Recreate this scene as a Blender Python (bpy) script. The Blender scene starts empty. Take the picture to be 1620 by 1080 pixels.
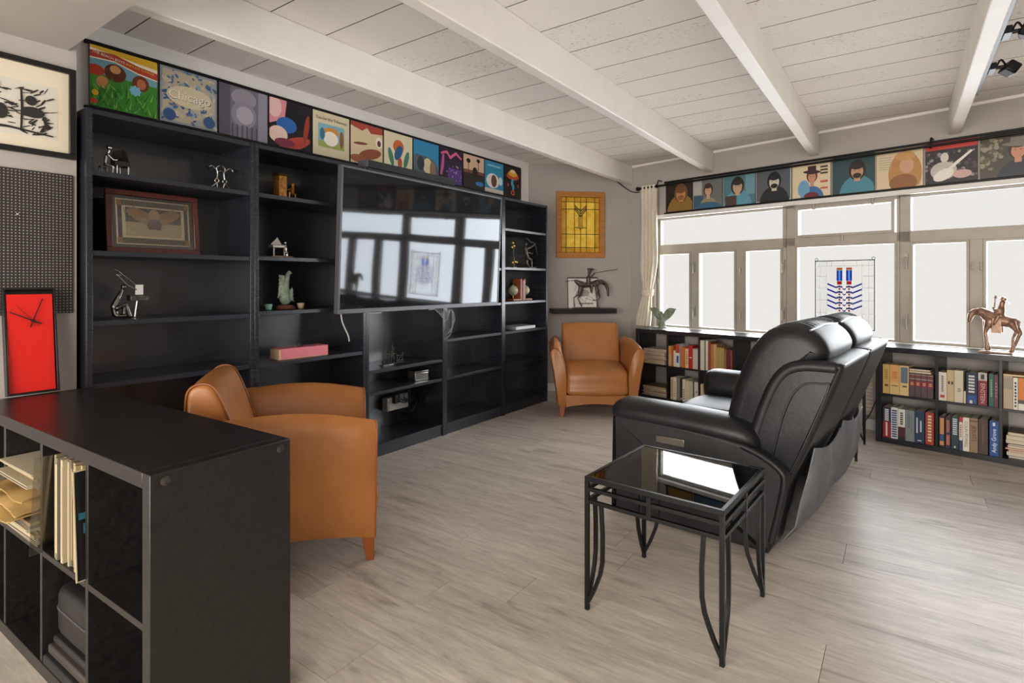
import bpy, bmesh, math, random
from mathutils import Vector, Matrix

# ------------------------------------------------------------------ camera, world, light, exposure
S = bpy.context.scene
COL = S.collection
CAM_YAW = math.atan2(618, 870)
cam = bpy.data.objects.new('camera', bpy.data.cameras.new('camera'))
COL.objects.link(cam)
cam.location = (3.30, 0.0, 1.24)
cam.rotation_euler = (math.pi / 2, 0, CAM_YAW)
cam.data.sensor_width = 36.0
cam.data.lens = 870.0 / 1620.0 * 36.0
cam.data.shift_y = (446.0 - 540.0) / 1620.0
cam.data.clip_start = 0.05
S.camera = cam

world = bpy.data.worlds.new('daylight_world')
S.world = world
world.use_nodes = True
world.node_tree.nodes['Background'].inputs[0].default_value = (1.0, 0.985, 0.96, 1)
world.node_tree.nodes['Background'].inputs[1].default_value = 0.55

S.view_settings.view_transform = 'Standard'
S.view_settings.look = 'None'
S.view_settings.gamma = 1.0
S.view_settings.use_curve_mapping = False
S.view_settings.exposure = 1.0
PANE_GLOW = 0.415

def area_light(name, loc, rot, sx, sy, watts, color):
    l = bpy.data.lights.new(name, 'AREA')
    l.shape = 'RECTANGLE'; l.size = sx; l.size_y = sy; l.energy = watts; l.color = color
    o = bpy.data.objects.new(name, l); COL.objects.link(o)
    o.location = loc; o.rotation_euler = rot
    return o

# added fill light out of view behind the camera, to brighten the room
area_light('rear_fill', (3.2, -2.9, 1.35), (math.radians(90), 0, 0), 5.5, 2.3, 190, (1.0, 0.94, 0.86))
# soft daylight falling in through the frosted windows
sun = bpy.data.objects.new('daylight', bpy.data.lights.new('daylight', 'SUN')); COL.objects.link(sun)
sun.data.energy = 20.0; sun.data.angle = math.radians(110); sun.data.color = (0.84, 0.92, 1.0)
sun.rotation_euler = Vector((-0.2, -0.82, -0.45)).to_track_quat('-Z', 'Y').to_euler()
# added upward fill through the windows that brightens the ceiling
up_fill = bpy.data.objects.new('ground_bounce', bpy.data.lights.new('ground_bounce', 'SUN')); COL.objects.link(up_fill)
up_fill.data.energy = 10.0; up_fill.data.angle = math.radians(120); up_fill.data.color = (1.0, 0.97, 0.93)
up_fill.rotation_euler = Vector((-0.15, -0.80, 0.42)).to_track_quat('-Z', 'Y').to_euler()

# ------------------------------------------------------------------ materials
def lin(h):
    h = h.lstrip('#')
    v = [int(h[i:i + 2], 16) / 255 for i in (0, 2, 4)]
    return tuple(c / 12.92 if c <= 0.04045 else ((c + 0.055) / 1.055) ** 2.4 for c in v) + (1,)

MATS = {}
def flat(h, rough=0.55, metal=0.0, spec=0.5):
    k = (h, rough, metal, spec)
    if k not in MATS:
        m = bpy.data.materials.new('m_' + h.lstrip('#')); m.use_nodes = True
        b = m.node_tree.nodes['Principled BSDF']
        b.inputs['Base Color'].default_value = lin(h)
        b.inputs['Roughness'].default_value = rough
        b.inputs['Metallic'].default_value = metal
        b.inputs['Specular IOR Level'].default_value = spec
        MATS[k] = m
    return MATS[k]

def N(nt, t, **kw):
    n = nt.nodes.new(t)
    for k, v in kw.items():
        if k in n.inputs: n.inputs[k].default_value = v
        else: setattr(n, k, v)
    return n

def noisy(name, c1, c2, rough=0.5, scale=(1, 1, 1), nscale=8.0, detail=4.0, bump=0.0, bscale=None, metal=0.0, spec=0.5,
          ramp=(0.35, 0.65), coord='Object', rand=0.0, bdist=0.002, coat=0.0):
    """noise between two colours, optional bump and per-object brightness jitter"""
    m = bpy.data.materials.new(name); m.use_nodes = True
    nt = m.node_tree; b = nt.nodes['Principled BSDF']
    b.inputs['Roughness'].default_value = rough
    b.inputs['Metallic'].default_value = metal
    b.inputs['Specular IOR Level'].default_value = spec
    b.inputs['Coat Weight'].default_value = coat
    tc = N(nt, 'ShaderNodeTexCoord'); mp = N(nt, 'ShaderNodeMapping'); mp.inputs['Scale'].default_value = scale
    nt.links.new(tc.outputs[coord], mp.inputs[0])
    vec = mp.outputs[0]
    if rand:
        oi = N(nt, 'ShaderNodeObjectInfo')
        va = N(nt, 'ShaderNodeVectorMath', operation='ADD')
        mu = N(nt, 'ShaderNodeMath', operation='MULTIPLY'); mu.inputs[1].default_value = 57.0
        nt.links.new(oi.outputs['Random'], mu.inputs[0])
        nt.links.new(vec, va.inputs[0]); nt.links.new(mu.outputs[0], va.inputs[1]); vec = va.outputs[0]
    no = N(nt, 'ShaderNodeTexNoise', Scale=nscale, Detail=detail); no.inputs['Roughness'].default_value = 0.6
    nt.links.new(vec, no.inputs['Vector'])
    cr = N(nt, 'ShaderNodeValToRGB')
    cr.color_ramp.elements[0].position = ramp[0]; cr.color_ramp.elements[0].color = lin(c1)
    cr.color_ramp.elements[1].position = ramp[1]; cr.color_ramp.elements[1].color = lin(c2)
    nt.links.new(no.outputs['Fac'], cr.inputs[0])
    out = cr.outputs[0]
    if rand:
        hs = N(nt, 'ShaderNodeHueSaturation')
        mr = N(nt, 'ShaderNodeMapRange'); mr.inputs['To Min'].default_value = 1 - rand; mr.inputs['To Max'].default_value = 1 + rand
        nt.links.new(oi.outputs['Random'], mr.inputs[0]); nt.links.new(mr.outputs[0], hs.inputs['Value'])
        nt.links.new(out, hs.inputs['Color']); out = hs.outputs[0]
    nt.links.new(out, b.inputs['Base Color'])
    if bump:
        n2 = N(nt, 'ShaderNodeTexNoise', Scale=bscale or nscale * 4, Detail=5.0)
        nt.links.new(vec, n2.inputs['Vector'])
        bp = N(nt, 'ShaderNodeBump', Strength=bump, Distance=bdist)
        nt.links.new(n2.outputs['Fac'], bp.inputs['Height']); nt.links.new(bp.outputs[0], b.inputs['Normal'])
    return m

M = {}
M['wall'] = noisy('grey_wall_paint', '#a7a09a', '#aca5a0', 0.7, nscale=3, bump=0.1, bscale=120)
M['wall_white'] = noisy('white_wall_paint', '#dcd9d5', '#e2dfdb', 0.7, nscale=3)
M['soffit'] = noisy('soffit_paint', '#b0aaa2', '#b6b0a8', 0.7, nscale=3, bump=0.08, bscale=90)
M['beam'] = noisy('beam_paint', '#e6e2dc', '#ece8e2', 0.5, nscale=4)
M['trim'] = flat('#dad8d4', 0.45)
M['frame'] = noisy('window_frame_paint', '#a39a8f', '#ada59a', 0.45, nscale=5)
M['black_wood'] = noisy('black_brown_board', '#1c1d24', '#23252d', 0.24, scale=(1, 1, 12), nscale=6, bump=0.04, bscale=40, spec=0.6)
M['black_wood_y'] = noisy('black_brown_board_grain', '#1d1f27', '#252831', 0.30, scale=(12, 1, 12), nscale=6, bump=0.05, bscale=40, spec=0.55)
M['back_board'] = noisy('sheeny_black_back_board', '#191b22', '#262a33', 0.30, scale=(1, 1, 12), nscale=6, spec=1.0, coat=0.6)
M['cab_wood'] = noisy('worn_black_board', '#151313', '#221f1e', 0.33, scale=(1, 12, 12), nscale=5, bump=0.04, bscale=30)
M['black_metal'] = flat('#0b0b0c', 0.4, 0.0, 0.3)
M['black_plastic'] = flat('#121214', 0.4)
M['grey_plastic'] = flat('#55565a', 0.4, 0.2)
M['steel'] = flat('#c9c6c0', 0.25, 1.0)
M['dark_steel'] = noisy('dark_steel', '#4b4846', '#837d78', 0.35, nscale=40, metal=1.0)
M['bronze'] = noisy('dark_bronze', '#3a322c', '#71645a', 0.45, nscale=30, metal=0.6, bump=0.4, bscale=90)
M['tan_leather'] = noisy('tan_leather', '#9c6230', '#a76b37', 0.38, nscale=6, bump=0.12, bscale=220, bdist=0.001)
M['tan_edge'] = flat('#8f5120', 0.4)
M['black_leather'] = noisy('black_leather', '#131315', '#1b1b1e', 0.44, nscale=9, bump=0.3, bscale=45, bdist=0.003, spec=0.4)
M['grey_cloth'] = noisy('black_dust_cloth', '#5f6064', '#6d6e73', 0.55, nscale=14, bump=0.2, bscale=60)
M['curtain'] = noisy('cream_curtain', '#d9cfbd', '#e2d9c8', 0.8, nscale=20)
M['cream'] = flat('#d8cdb8', 0.7)
M['paper'] = flat('#e2dccf', 0.75)
M['pine'] = noisy('honey_pine', '#a5662a', '#b97b38', 0.45, scale=(1, 1, 8), nscale=8)
M['mahogany'] = noisy('mahogany', '#40201a', '#54291f', 0.3, scale=(8, 1, 1), nscale=6)
M['green_stone'] = noisy('green_stone', '#5f6f60', '#93a08c', 0.5, nscale=25, bump=0.2, bscale=60)
M['tan_bronze'] = noisy('pale_copper', '#6f5140', '#a98a72', 0.4, nscale=25, metal=0.5, bump=0.2, bscale=60)

def glass_mat(name, color, alpha_mix, rough=0.05):
    """clear sheet glass: mostly lets light straight through, with a glossy reflection"""
    m = bpy.data.materials.new(name); m.use_nodes = True
    nt = m.node_tree; nt.nodes.clear()
    o = N(nt, 'ShaderNodeOutputMaterial'); mx = N(nt, 'ShaderNodeMixShader'); fr = N(nt, 'ShaderNodeFresnel', IOR=1.5)
    t = N(nt, 'ShaderNodeBsdfTransparent'); t.inputs[0].default_value = color
    g = N(nt, 'ShaderNodeBsdfGlossy', Roughness=rough)
    add = N(nt, 'ShaderNodeMath', operation='ADD'); add.inputs[1].default_value = alpha_mix
    nt.links.new(fr.outputs[0], add.inputs[0]); nt.links.new(add.outputs[0], mx.inputs[0])
    nt.links.new(t.outputs[0], mx.inputs[1]); nt.links.new(g.outputs[0], mx.inputs[2]); nt.links.new(mx.outputs[0], o.inputs[0])
    return m
M['glass'] = glass_mat('table_glass', (0.80, 0.83, 0.83, 1), 0.0, 0.02)

def glow(name, h, strength, rough=0.35, vary=0.0):
    m = bpy.data.materials.new(name); m.use_nodes = True
    nt = m.node_tree; b = nt.nodes['Principled BSDF']
    b.inputs['Base Color'].default_value = (0.02, 0.02, 0.02, 1)
    b.inputs['Roughness'].default_value = rough
    b.inputs['Emission Color'].default_value = lin(h)
    b.inputs['Emission Strength'].default_value = strength
    return m
def frosted(name, total):
    """frosted film: much of the daylight passes straight, the rest is scattered and glows towards the room"""
    m = bpy.data.materials.new(name); m.use_nodes = True
    nt = m.node_tree; nt.nodes.clear()
    o = N(nt, 'ShaderNodeOutputMaterial'); mx = N(nt, 'ShaderNodeMixShader'); mx.inputs[0].default_value = 0.3
    t = N(nt, 'ShaderNodeBsdfTransparent'); e = N(nt, 'ShaderNodeEmission')
    e.inputs[0].default_value = lin('#fbf6ef'); e.inputs[1].default_value = (total - 0.26) / 0.51
    nt.links.new(t.outputs[0], mx.inputs[1]); nt.links.new(e.outputs[0], mx.inputs[2]); nt.links.new(mx.outputs[0], o.inputs[0])
    return m
M['pane'] = frosted('frosted_daylit_pane', PANE_GLOW)

def floor_mat():
    m = bpy.data.materials.new('grey_oak_laminate'); m.use_nodes = True
    nt = m.node_tree; b = nt.nodes['Principled BSDF']
    tc = N(nt, 'ShaderNodeTexCoord'); oi = N(nt, 'ShaderNodeObjectInfo')
    mu = N(nt, 'ShaderNodeMath', operation='MULTIPLY'); mu.inputs[1].default_value = 83.0
    nt.links.new(oi.outputs['Random'], mu.inputs[0])
    va = N(nt, 'ShaderNodeVectorMath', operation='ADD')
    nt.links.new(tc.outputs['Object'], va.inputs[0]); nt.links.new(mu.outputs[0], va.inputs[1])
    mp = N(nt, 'ShaderNodeMapping'); mp.inputs['Scale'].default_value = (1.0, 7.5, 1.0)
    nt.links.new(va.outputs[0], mp.inputs[0])
    n1 = N(nt, 'ShaderNodeTexNoise', Scale=1.7, Detail=5.0); n1.inputs['Roughness'].default_value = 0.62; n1.inputs['Distortion'].default_value = 0.9
    n2 = N(nt, 'ShaderNodeTexNoise', Scale=9.0, Detail=6.0); n2.inputs['Roughness'].default_value = 0.7
    nt.links.new(mp.outputs[0], n1.inputs['Vector']); nt.links.new(mp.outputs[0], n2.inputs['Vector'])
    c1 = N(nt, 'ShaderNodeValToRGB'); e = c1.color_ramp.elements
    e[0].position = 0.28; e[0].color = lin('#978c80'); e[1].position = 0.62; e[1].color = lin('#cec5ba')
    x = c1.color_ramp.elements.new(0.42); x.color = lin('#bfb5aa')
    nt.links.new(n1.outputs['Fac'], c1.inputs[0])
    c2 = N(nt, 'ShaderNodeValToRGB'); c2.color_ramp.elements[0].position = 0.3; c2.color_ramp.elements[0].color = (0.66, 0.65, 0.64, 1)
    c2.color_ramp.elements[1].position = 0.6; c2.color_ramp.elements[1].color = (1, 1, 1, 1)
    nt.links.new(n2.outputs['Fac'], c2.inputs[0])
    mx = N(nt, 'ShaderNodeMix', data_type='RGBA', blend_type='MULTIPLY'); mx.inputs[0].default_value = 0.8
    nt.links.new(c1.outputs[0], mx.inputs[6]); nt.links.new(c2.outputs[0], mx.inputs[7])
    hs = N(nt, 'ShaderNodeHueSaturation'); mr = N(nt, 'ShaderNodeMapRange'); mr.inputs['To Min'].default_value = 0.93; mr.inputs['To Max'].default_value = 1.07
    nt.links.new(oi.outputs['Random'], mr.inputs[0]); nt.links.new(mr.outputs[0], hs.inputs['Value']); nt.links.new(mx.outputs[2], hs.inputs['Color'])
    nt.links.new(hs.outputs[0], b.inputs['Base Color'])
    b.inputs['Roughness'].default_value = 0.40; b.inputs['Specular IOR Level'].default_value = 0.4
    bp = N(nt, 'ShaderNodeBump', Strength=0.12, Distance=0.002)
    nt.links.new(n2.outputs['Fac'], bp.inputs['Height']); nt.links.new(bp.outputs[0], b.inputs['Normal'])
    return m
M['floor'] = floor_mat()

def ceiling_mat():
    m = bpy.data.materials.new('painted_fibre_plank'); m.use_nodes = True
    nt = m.node_tree; b = nt.nodes['Principled BSDF']; b.inputs['Roughness'].default_value = 0.85
    tc = N(nt, 'ShaderNodeTexCoord'); oi = N(nt, 'ShaderNodeObjectInfo')
    mp = N(nt, 'ShaderNodeMapping'); mp.inputs['Scale'].default_value = (0.45, 1.0, 1.0)
    va = N(nt, 'ShaderNodeVectorMath', operation='ADD'); mu = N(nt, 'ShaderNodeMath', operation='MULTIPLY'); mu.inputs[1].default_value = 31.0
    nt.links.new(oi.outputs['Random'], mu.inputs[0]); nt.links.new(tc.outputs['Object'], va.inputs[0]); nt.links.new(mu.outputs[0], va.inputs[1])
    nt.links.new(va.outputs[0], mp.inputs[0])
    n1 = N(nt, 'ShaderNodeTexNoise', Scale=85.0, Detail=4.0); n1.inputs['Roughness'].default_value = 0.7
    n2 = N(nt, 'ShaderNodeTexNoise', Scale=3.0, Detail=2.0)
    nt.links.new(mp.outputs[0], n1.inputs['Vector']); nt.links.new(mp.outputs[0], n2.inputs['Vector'])
    ml = N(nt, 'ShaderNodeMath', operation='MULTIPLY_ADD'); ml.inputs[1].default_value = 0.30; 
    nt.links.new(n2.outputs['Fac'], ml.inputs[0]); nt.links.new(n1.outputs['Fac'], ml.inputs[2])
    cr = N(nt, 'ShaderNodeValToRGB'); e = cr.color_ramp.elements
    e[0].position = 0.42; e[0].color = lin('#9e978f'); e[1].position = 0.55; e[1].color = lin('#e4dfd8')
    nt.links.new(ml.outputs[0], cr.inputs[0])
    nt.links.new(cr.outputs[0], b.inputs['Base Color'])
    bp = N(nt, 'ShaderNodeBump', Strength=0.5, Distance=0.003)
    nt.links.new(n1.outputs['Fac'], bp.inputs['Height']); nt.links.new(bp.outputs[0], b.inputs['Normal'])
    return m
M['ceil'] = ceiling_mat()

# ------------------------------------------------------------------ mesh helpers
def catmull(pts, n, closed=True):
    P = [Vector(p) for p in pts]; out = []; L = len(P)
    segs = L if closed else L - 1
    for i in range(segs):
        if closed: p0, p1, p2, p3 = P[i - 1], P[i], P[(i + 1) % L], P[(i + 2) % L]
        else: p0, p1, p2, p3 = P[max(i - 1, 0)], P[i], P[i + 1], P[min(i + 2, L - 1)]
        for k in range(n):
            t = k / n
            out.append(0.5 * ((2 * p1) + (p2 - p0) * t + (2 * p0 - 5 * p1 + 4 * p2 - p3) * t * t + (3 * p1 - p0 - 3 * p2 + p3) * t ** 3))
    if not closed: out.append(P[-1])
    return out

class MB:
    def __init__(s): s.v = []; s.f = []; s.m = []; s.mi = 0
    def face(s, idx): s.f.append(idx); s.m.append(s.mi)
    def poly(s, pts):
        b = len(s.v); s.v += [tuple(p) for p in pts]; s.face(list(range(b, b + len(pts)))); return s
    def box(s, x0, x1, y0, y1, z0, z1):
        b = len(s.v)
        s.v += [(x, y, z) for z in (z0, z1) for y in (y0, y1) for x in (x0, x1)]
        for q in ((0, 2, 3, 1), (4, 5, 7, 6), (0, 1, 5, 4), (2, 6, 7, 3), (0, 4, 6, 2), (1, 3, 7, 5)): s.face([b + i for i in q])
        return s
    def hexa(s, bottom, top):
        """two 4-point rings"""
        return s.loft([bottom, top])
    def loft(s, rings, cap=True, closed=False):
        b = len(s.v); n = len(rings[0])
        for r in rings: s.v += [tuple(p) for p in r]
        R = len(rings)
        for i in range(R if closed else R - 1):
            a, c = b + i * n, b + ((i + 1) % R) * n
            for j in range(n):
                k = (j + 1) % n
                s.face([a + j, a + k, c + k, c + j])
        if cap and not closed:
            s.face([b + j for j in reversed(range(n))]); s.face([b + (R - 1) * n + j for j in range(n)])
        return s
    def prism(s, prof, axis, a0, a1):
        def mk(p, a): return {'x': (a, p[0], p[1]), 'y': (p[0], a, p[1]), 'z': (p[0], p[1], a)}[axis]
        return s.loft([[mk(p, a0) for p in prof], [mk(p, a1) for p in prof]])
    def tube(s, path, r, n=8, closed=False, flatz=1.0):
        P = [Vector(p) for p in path]; L = len(P)
        R = r if isinstance(r, (list, tuple)) else [r] * L
        rings = []; up = None
        for i, p in enumerate(P):
            if closed: t = P[(i + 1) % L] - P[i - 1]
            else: t = P[min(i + 1, L - 1)] - P[max(i - 1, 0)]
            t.normalize()
            if up is None:
                up = Vector((0, 0, 1)) if abs(t.z) < 0.9 else Vector((1, 0, 0))
            a = t.cross(up)
            if a.length < 1e-5: a = t.cross(Vector((0, 1, 0)))
            a.normalize(); c = a.cross(t).normalized(); up = c
            rings.append([p + (a * math.cos(q) + c * math.sin(q) * flatz) * R[i] for q in [2 * math.pi * k / n for k in range(n)]])
        return s.loft(rings, cap=not closed, closed=closed)
    def sphere(s, c, r, n=10, m=6):
        rx, ry, rz = r if isinstance(r, (list, tuple)) else (r, r, r)
        rings = []
        for i in range(m + 1):
            ph = -math.pi / 2 + math.pi * i / m
            cz, rr = math.sin(ph), max(math.cos(ph), 0.02)
            rings.append([(c[0] + rx * rr * math.cos(2 * math.pi * k / n), c[1] + ry * rr * math.sin(2 * math.pi * k / n), c[2] + rz * cz) for k in range(n)])
        return s.loft(rings)
    def limb(s, path, r, n=8):
        s.tube(path, r, n)
        R = r if isinstance(r, (list, tuple)) else [r] * len(path)
        for p, q in zip(path, R): s.sphere(p, q, n, 5)
        return s
    def lathe(s, prof, c=(0, 0, 0), n=16):
        return s.loft([[(c[0] + r * math.cos(2 * math.pi * k / n), c[1] + r * math.sin(2 * math.pi * k / n), c[2] + z) for k in range(n)] for r, z in prof])
    def soft(s, prof, axis, a0, a1, r, seg=4, sub=5, puff=0.0):
        """extrude a smooth closed 2D profile along an axis with rounded ends; puff swells the middle"""
        P = [Vector((p[0], p[1], 0)) for p in prof]
        P = catmull(P, sub) if sub > 1 else P
        L = len(P); area = sum(P[i].x * P[(i + 1) % L].y - P[(i + 1) % L].x * P[i].y for i in range(L))
        sg = 1 if area > 0 else -1
        nm = []
        for i in range(L):
            t = P[(i + 1) % L] - P[i - 1]
            nn = Vector((t.y, -t.x, 0)) * sg
            nm.append(nn.normalized() if nn.length > 1e-9 else nn)
        stations = [(a0 + r * (1 - math.cos(q)), r * (1 - math.sin(q))) for q in [math.pi / 2 * k / seg for k in range(seg + 1)]]
        mid = [(a0 + r + (a1 - a0 - 2 * r) * k / 6, -puff * math.sin(math.pi * k / 6)) for k in range(1, 6)]
        st = stations + mid + [(a1 + a0 - a, d) for a, d in reversed(stations)]
        def mk(p, a): return {'x': (a, p[0], p[1]), 'y': (p[0], a, p[1]), 'z': (p[0], p[1], a)}[axis]
        return s.loft([[mk(P[i] - nm[i] * d, a) for i in range(L)] for a, d in st])
    def pillow(s, c, h, e=0.35, n=28, m=16):
        """superellipsoid cushion"""
        def pw(v, e): return math.copysign(abs(v) ** e, v)
        rings = []
        for i in range(m + 1):
            ph = -math.pi / 2 + math.pi * i / m
            cz, sz = max(math.cos(ph), 0.0) ** e, pw(math.sin(ph), e)
            cz = max(cz, 0.01)
            rings.append([(c[0] + h[0] * cz * pw(math.cos(t), e), c[1] + h[1] * cz * pw(math.sin(t), e), c[2] + h[2] * sz) for t in [2 * math.pi * k / n for k in range(n)]])
        return s.loft(rings)
    def mesh(s, name, mats):
        me = bpy.data.meshes.new(name)
        me.from_pydata(s.v, [], s.f)
        if not isinstance(mats, (list, tuple)): mats = [mats]
        for m in mats: me.materials.append(m)
        if len(mats) > 1: me.polygons.foreach_set('material_index', s.m)
        bm = bmesh.new(); bm.from_mesh(me); bmesh.ops.recalc_face_normals(bm, faces=bm.faces); bm.to_mesh(me); bm.free()
        return me
    def build(s, name, mats, parent=None, loc=None, rz=0.0, bevel=0.0, bseg=2, smooth=None, recalc=True, rot=None):
        me = s.mesh(name, mats)
        o = bpy.data.objects.new(name, me); COL.objects.link(o)
        if loc is not None: o.location = loc
        if rot is not None: o.rotation_euler = rot
        elif rz: o.rotation_euler = (0, 0, rz)
        if parent is not None: o.parent = parent
        if bevel:
            md = o.modifiers.new('bevel', 'BEVEL'); md.width = bevel; md.segments = bseg; md.limit_method = 'ANGLE'; md.angle_limit = math.radians(40)
            if smooth is None: smooth = 40
        if smooth is not None:
            me.polygons.foreach_set('use_smooth', [True] * len(me.polygons))
            me.set_sharp_from_angle(angle=math.radians(smooth))
        return o

def tag(o, label, cat, group=None):
    o['label'] = label; o['category'] = cat
    if group: o['group'] = group
    return o
def struct(o): o['kind'] = 'structure'; return o
def thing(name, label, cat, loc=(0, 0, 0), rz=0.0, group=None, rot=None):
    o = bpy.data.objects.new(name, None); COL.objects.link(o)
    o.empty_display_size = 0.1
    o.location = loc; o.rotation_euler = rot if rot else (0, 0, rz)
    return tag(o, label, cat, group)
def copy_tree(o, parent=None):
    c = o.copy(); COL.objects.link(c); c.parent = parent
    for ch in [x for x in list(bpy.data.objects) if x.parent == o]: copy_tree(ch, c)
    return c
def remesh(o, voxel, smooth_it=6):
    md = o.modifiers.new('remesh', 'REMESH'); md.mode = 'VOXEL'; md.voxel_size = voxel; md.use_smooth_shade = True
    sm = o.modifiers.new('smooth', 'SMOOTH'); sm.factor = 0.5; sm.iterations = smooth_it
    return o

def text_mb(s, size, x=0, z=0, y=0, align='CENTER', vertical=False, squash=1.0):
    """lettering as flat mesh in the XZ plane facing -Y; returns (verts, faces)"""
    cu = bpy.data.curves.new('txt', 'FONT'); cu.body = s; cu.size = size; cu.align_x = align; cu.align_y = 'CENTER'; cu.resolution_u = 2
    ob = bpy.data.objects.new('txt', cu)
    me = bpy.data.meshes.new_from_object(ob)
    vs = []
    for v in me.vertices:
        a, b = v.co.x * squash, v.co.y
        if vertical: a, b = b, -a
        vs.append((x + a, y, z + b))
    fs = [list(p.vertices) for p in me.polygons]
    bpy.data.objects.remove(ob); bpy.data.meshes.remove(me); bpy.data.curves.remove(cu)
    return vs, fs
def lettering(parent, s, size, h, x=0, z=0, y=0, vertical=False, squash=1.0, name='lettering', align='CENTER'):
    mb = MB(); vs, fs = text_mb(s, size, x, z, y, align, vertical, squash)
    mb.v = vs; mb.f = fs; mb.m = [0] * len(fs)
    return mb.build(name, flat(h, 0.5), parent)

# ------------------------------------------------------------------ room shell
R = math.radians
WR = R(-12.012); WU = (math.cos(WR), math.sin(WR)); WN = (-math.sin(WR), math.cos(WR)); WO = (3.127, 5.149)
def W(s, off, z=0.0): return (WO[0] + WU[0] * s + WN[0] * off, WO[1] + WU[1] * s + WN[1] * off, z)
WALL = 0.36                     # window wall face, metres behind the front of the low shelves
XL, XR, YB = -0.155, 6.5, -3.0
ZC = 2.586
D0 = (XL, 5.185); D1 = (0.711, 6.031); DA = math.atan2(D1[1] - D0[1], D1[0] - D0[0])
DU = (math.cos(DA), math.sin(DA)); DN = (math.sin(DA), -math.cos(DA))      # along the corner wall, out into the room
def D(t, out, z=0.0): return (D0[0] + DU[0] * t + DN[0] * out, D0[1] + DU[1] * t + DN[1] * out, z)

# floor: slab and laminate planks
fl = MB(); fl.box(XL - 0.1, XR + 0.1, YB, 6.3, -0.05, -0.006)
floor = struct(fl.build('floor', flat('#6a6057', 0.7)))
rnd = random.Random(5)
PL, PW = 1.52, 0.22
full = MB().box(0, PL - 0.0018, 0, PW - 0.0018, -0.006, 0).mesh('plank', M['floor'])
def plank(x0, x1, y):
    if x1 - x0 > PL - 0.01: me = full
    else: me = MB().box(0, x1 - x0 - 0.0018, 0, PW - 0.0018, -0.006, 0).mesh('plank', M['floor'])
    o = bpy.data.objects.new('plank', me); COL.objects.link(o); o.location = (x0, y, 0); o.parent = floor
for k in range(-17, 15):
    y = 2.82 + PW * k
    if y < -0.9: continue
    shift = {0: 3.085, -4: 3.088, -2: 3.72, -1: 2.25, 1: 3.85, 2: 2.6, 3: 4.05, -3: 2.3, -5: 2.05}.get(k, 0.4 + rnd.random() * PL)
    x = shift - PL * math.ceil((shift - XL) / PL)
    while x < 5.6:
        a, b = max(x, XL), min(x + PL, XR)
        wall_y = 5.149 + WALL / math.cos(WR) + (a - 3.127) * math.tan(WR)
        if y < wall_y + 0.1 and b - a > 0.02: plank(a, b, y)
        x += PL

# ceiling: deck, fibre planks between the beams, beams, lower soffit by the entry
cb = MB(); cb.box(XL - 0.1, XR + 0.1, YB, 6.3, ZC + 0.014, ZC + 0.1)
ceiling = struct(cb.build('ceiling', flat('#6d6862', 0.9)))
BX = [0.665 + 0.975 * k for k in range(6)]; BWID = 0.072; BZ = 2.374
edges = [XL] + [x + BWID / 2 for x in BX] + [XR]
full_c = {}
def ceiling_plank(w):       # painted face; shade of the joints put into the dark edge colour
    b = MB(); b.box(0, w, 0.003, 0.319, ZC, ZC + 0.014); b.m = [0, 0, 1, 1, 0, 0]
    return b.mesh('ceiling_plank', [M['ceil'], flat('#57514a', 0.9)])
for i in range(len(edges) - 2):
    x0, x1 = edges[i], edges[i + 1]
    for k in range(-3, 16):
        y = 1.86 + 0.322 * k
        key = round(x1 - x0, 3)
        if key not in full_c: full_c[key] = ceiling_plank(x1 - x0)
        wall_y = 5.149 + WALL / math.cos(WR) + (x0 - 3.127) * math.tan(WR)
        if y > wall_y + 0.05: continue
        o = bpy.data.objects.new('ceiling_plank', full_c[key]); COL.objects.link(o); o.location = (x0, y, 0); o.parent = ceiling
for k, x in enumerate(BX):
    xe = x + BWID
    ye0 = 5.149 + WALL / math.cos(WR) + (x - 3.127) * math.tan(WR); ye1 = ye0 + BWID * math.tan(WR)
    b = MB(); b.loft([[(x, 0.88, BZ), (xe, 0.88, BZ), (xe, 0.88, ZC), (x, 0.88, ZC)], [(x, ye0, BZ), (xe, ye1, BZ), (xe, ye1, ZC), (x, ye0, ZC)]])
    b.build('beam', M['beam'], ceiling, bevel=0.006)
sf = MB(); sf.box(0.21, XR, YB, 0.867, 2.29, ZC)
struct(sf.build('ceiling_soffit', M['soffit']))

# walls
w = MB(); w.box(XL - 0.1, XL, 0.9, D0[1], 0, ZC + 0.02)
struct(w.build('wall_left', M['wall_white']))
w = MB(); w.box(XL - 0.1, 0.21, YB, 0.9, 0, ZC + 0.02)
struct(w.build('wall_entry', M['wall']))
w = MB(); th = 0.1
w.loft([[(*D(0, 0)[:2], z), (*D(1.26, 0)[:2], z), (*D(1.26, -th)[:2], z), (*D(0, -th)[:2], z)] for z in (0, ZC + 0.02)])
struct(w.build('wall_corner', M['wall']))
w = MB()
S0, S1, WZ0, WZ1 = -2.215, 1.54, 0.715, 1.955
OUT = WALL + 0.16
w.box(-2.575, 3.7, WALL, OUT, 0, WZ0); w.box(-2.575, 3.7, WALL, OUT, WZ1, ZC + 0.02)
w.box(-2.575, S0, WALL, OUT, WZ0, WZ1); w.box(S1, 3.7, WALL, OUT, WZ0, WZ1)
struct(w.build('wall_window', M['wall'], loc=W(0, 0), rz=WR))
w = MB(); w.box(XR, XR + 0.1, YB, 4.75, 0, ZC + 0.02)
struct(w.build('wall_right', M['wall']))
t = MB(); t.box(S0 - 0.02, S1 + 0.5, WALL - 0.028, WALL + 0.02, 1.948, 1.985)
struct(t.build('trim_1', M['trim'], loc=W(0, 0), rz=WR, bevel=0.004))
t = MB(); t.box(S0 - 0.02, S1 + 0.02, WALL - 0.03, WALL + 0.09, 0.712, 0.745)
struct(t.build('trim_2', M['trim'], loc=W(0, 0), rz=WR, bevel=0.004))
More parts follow.
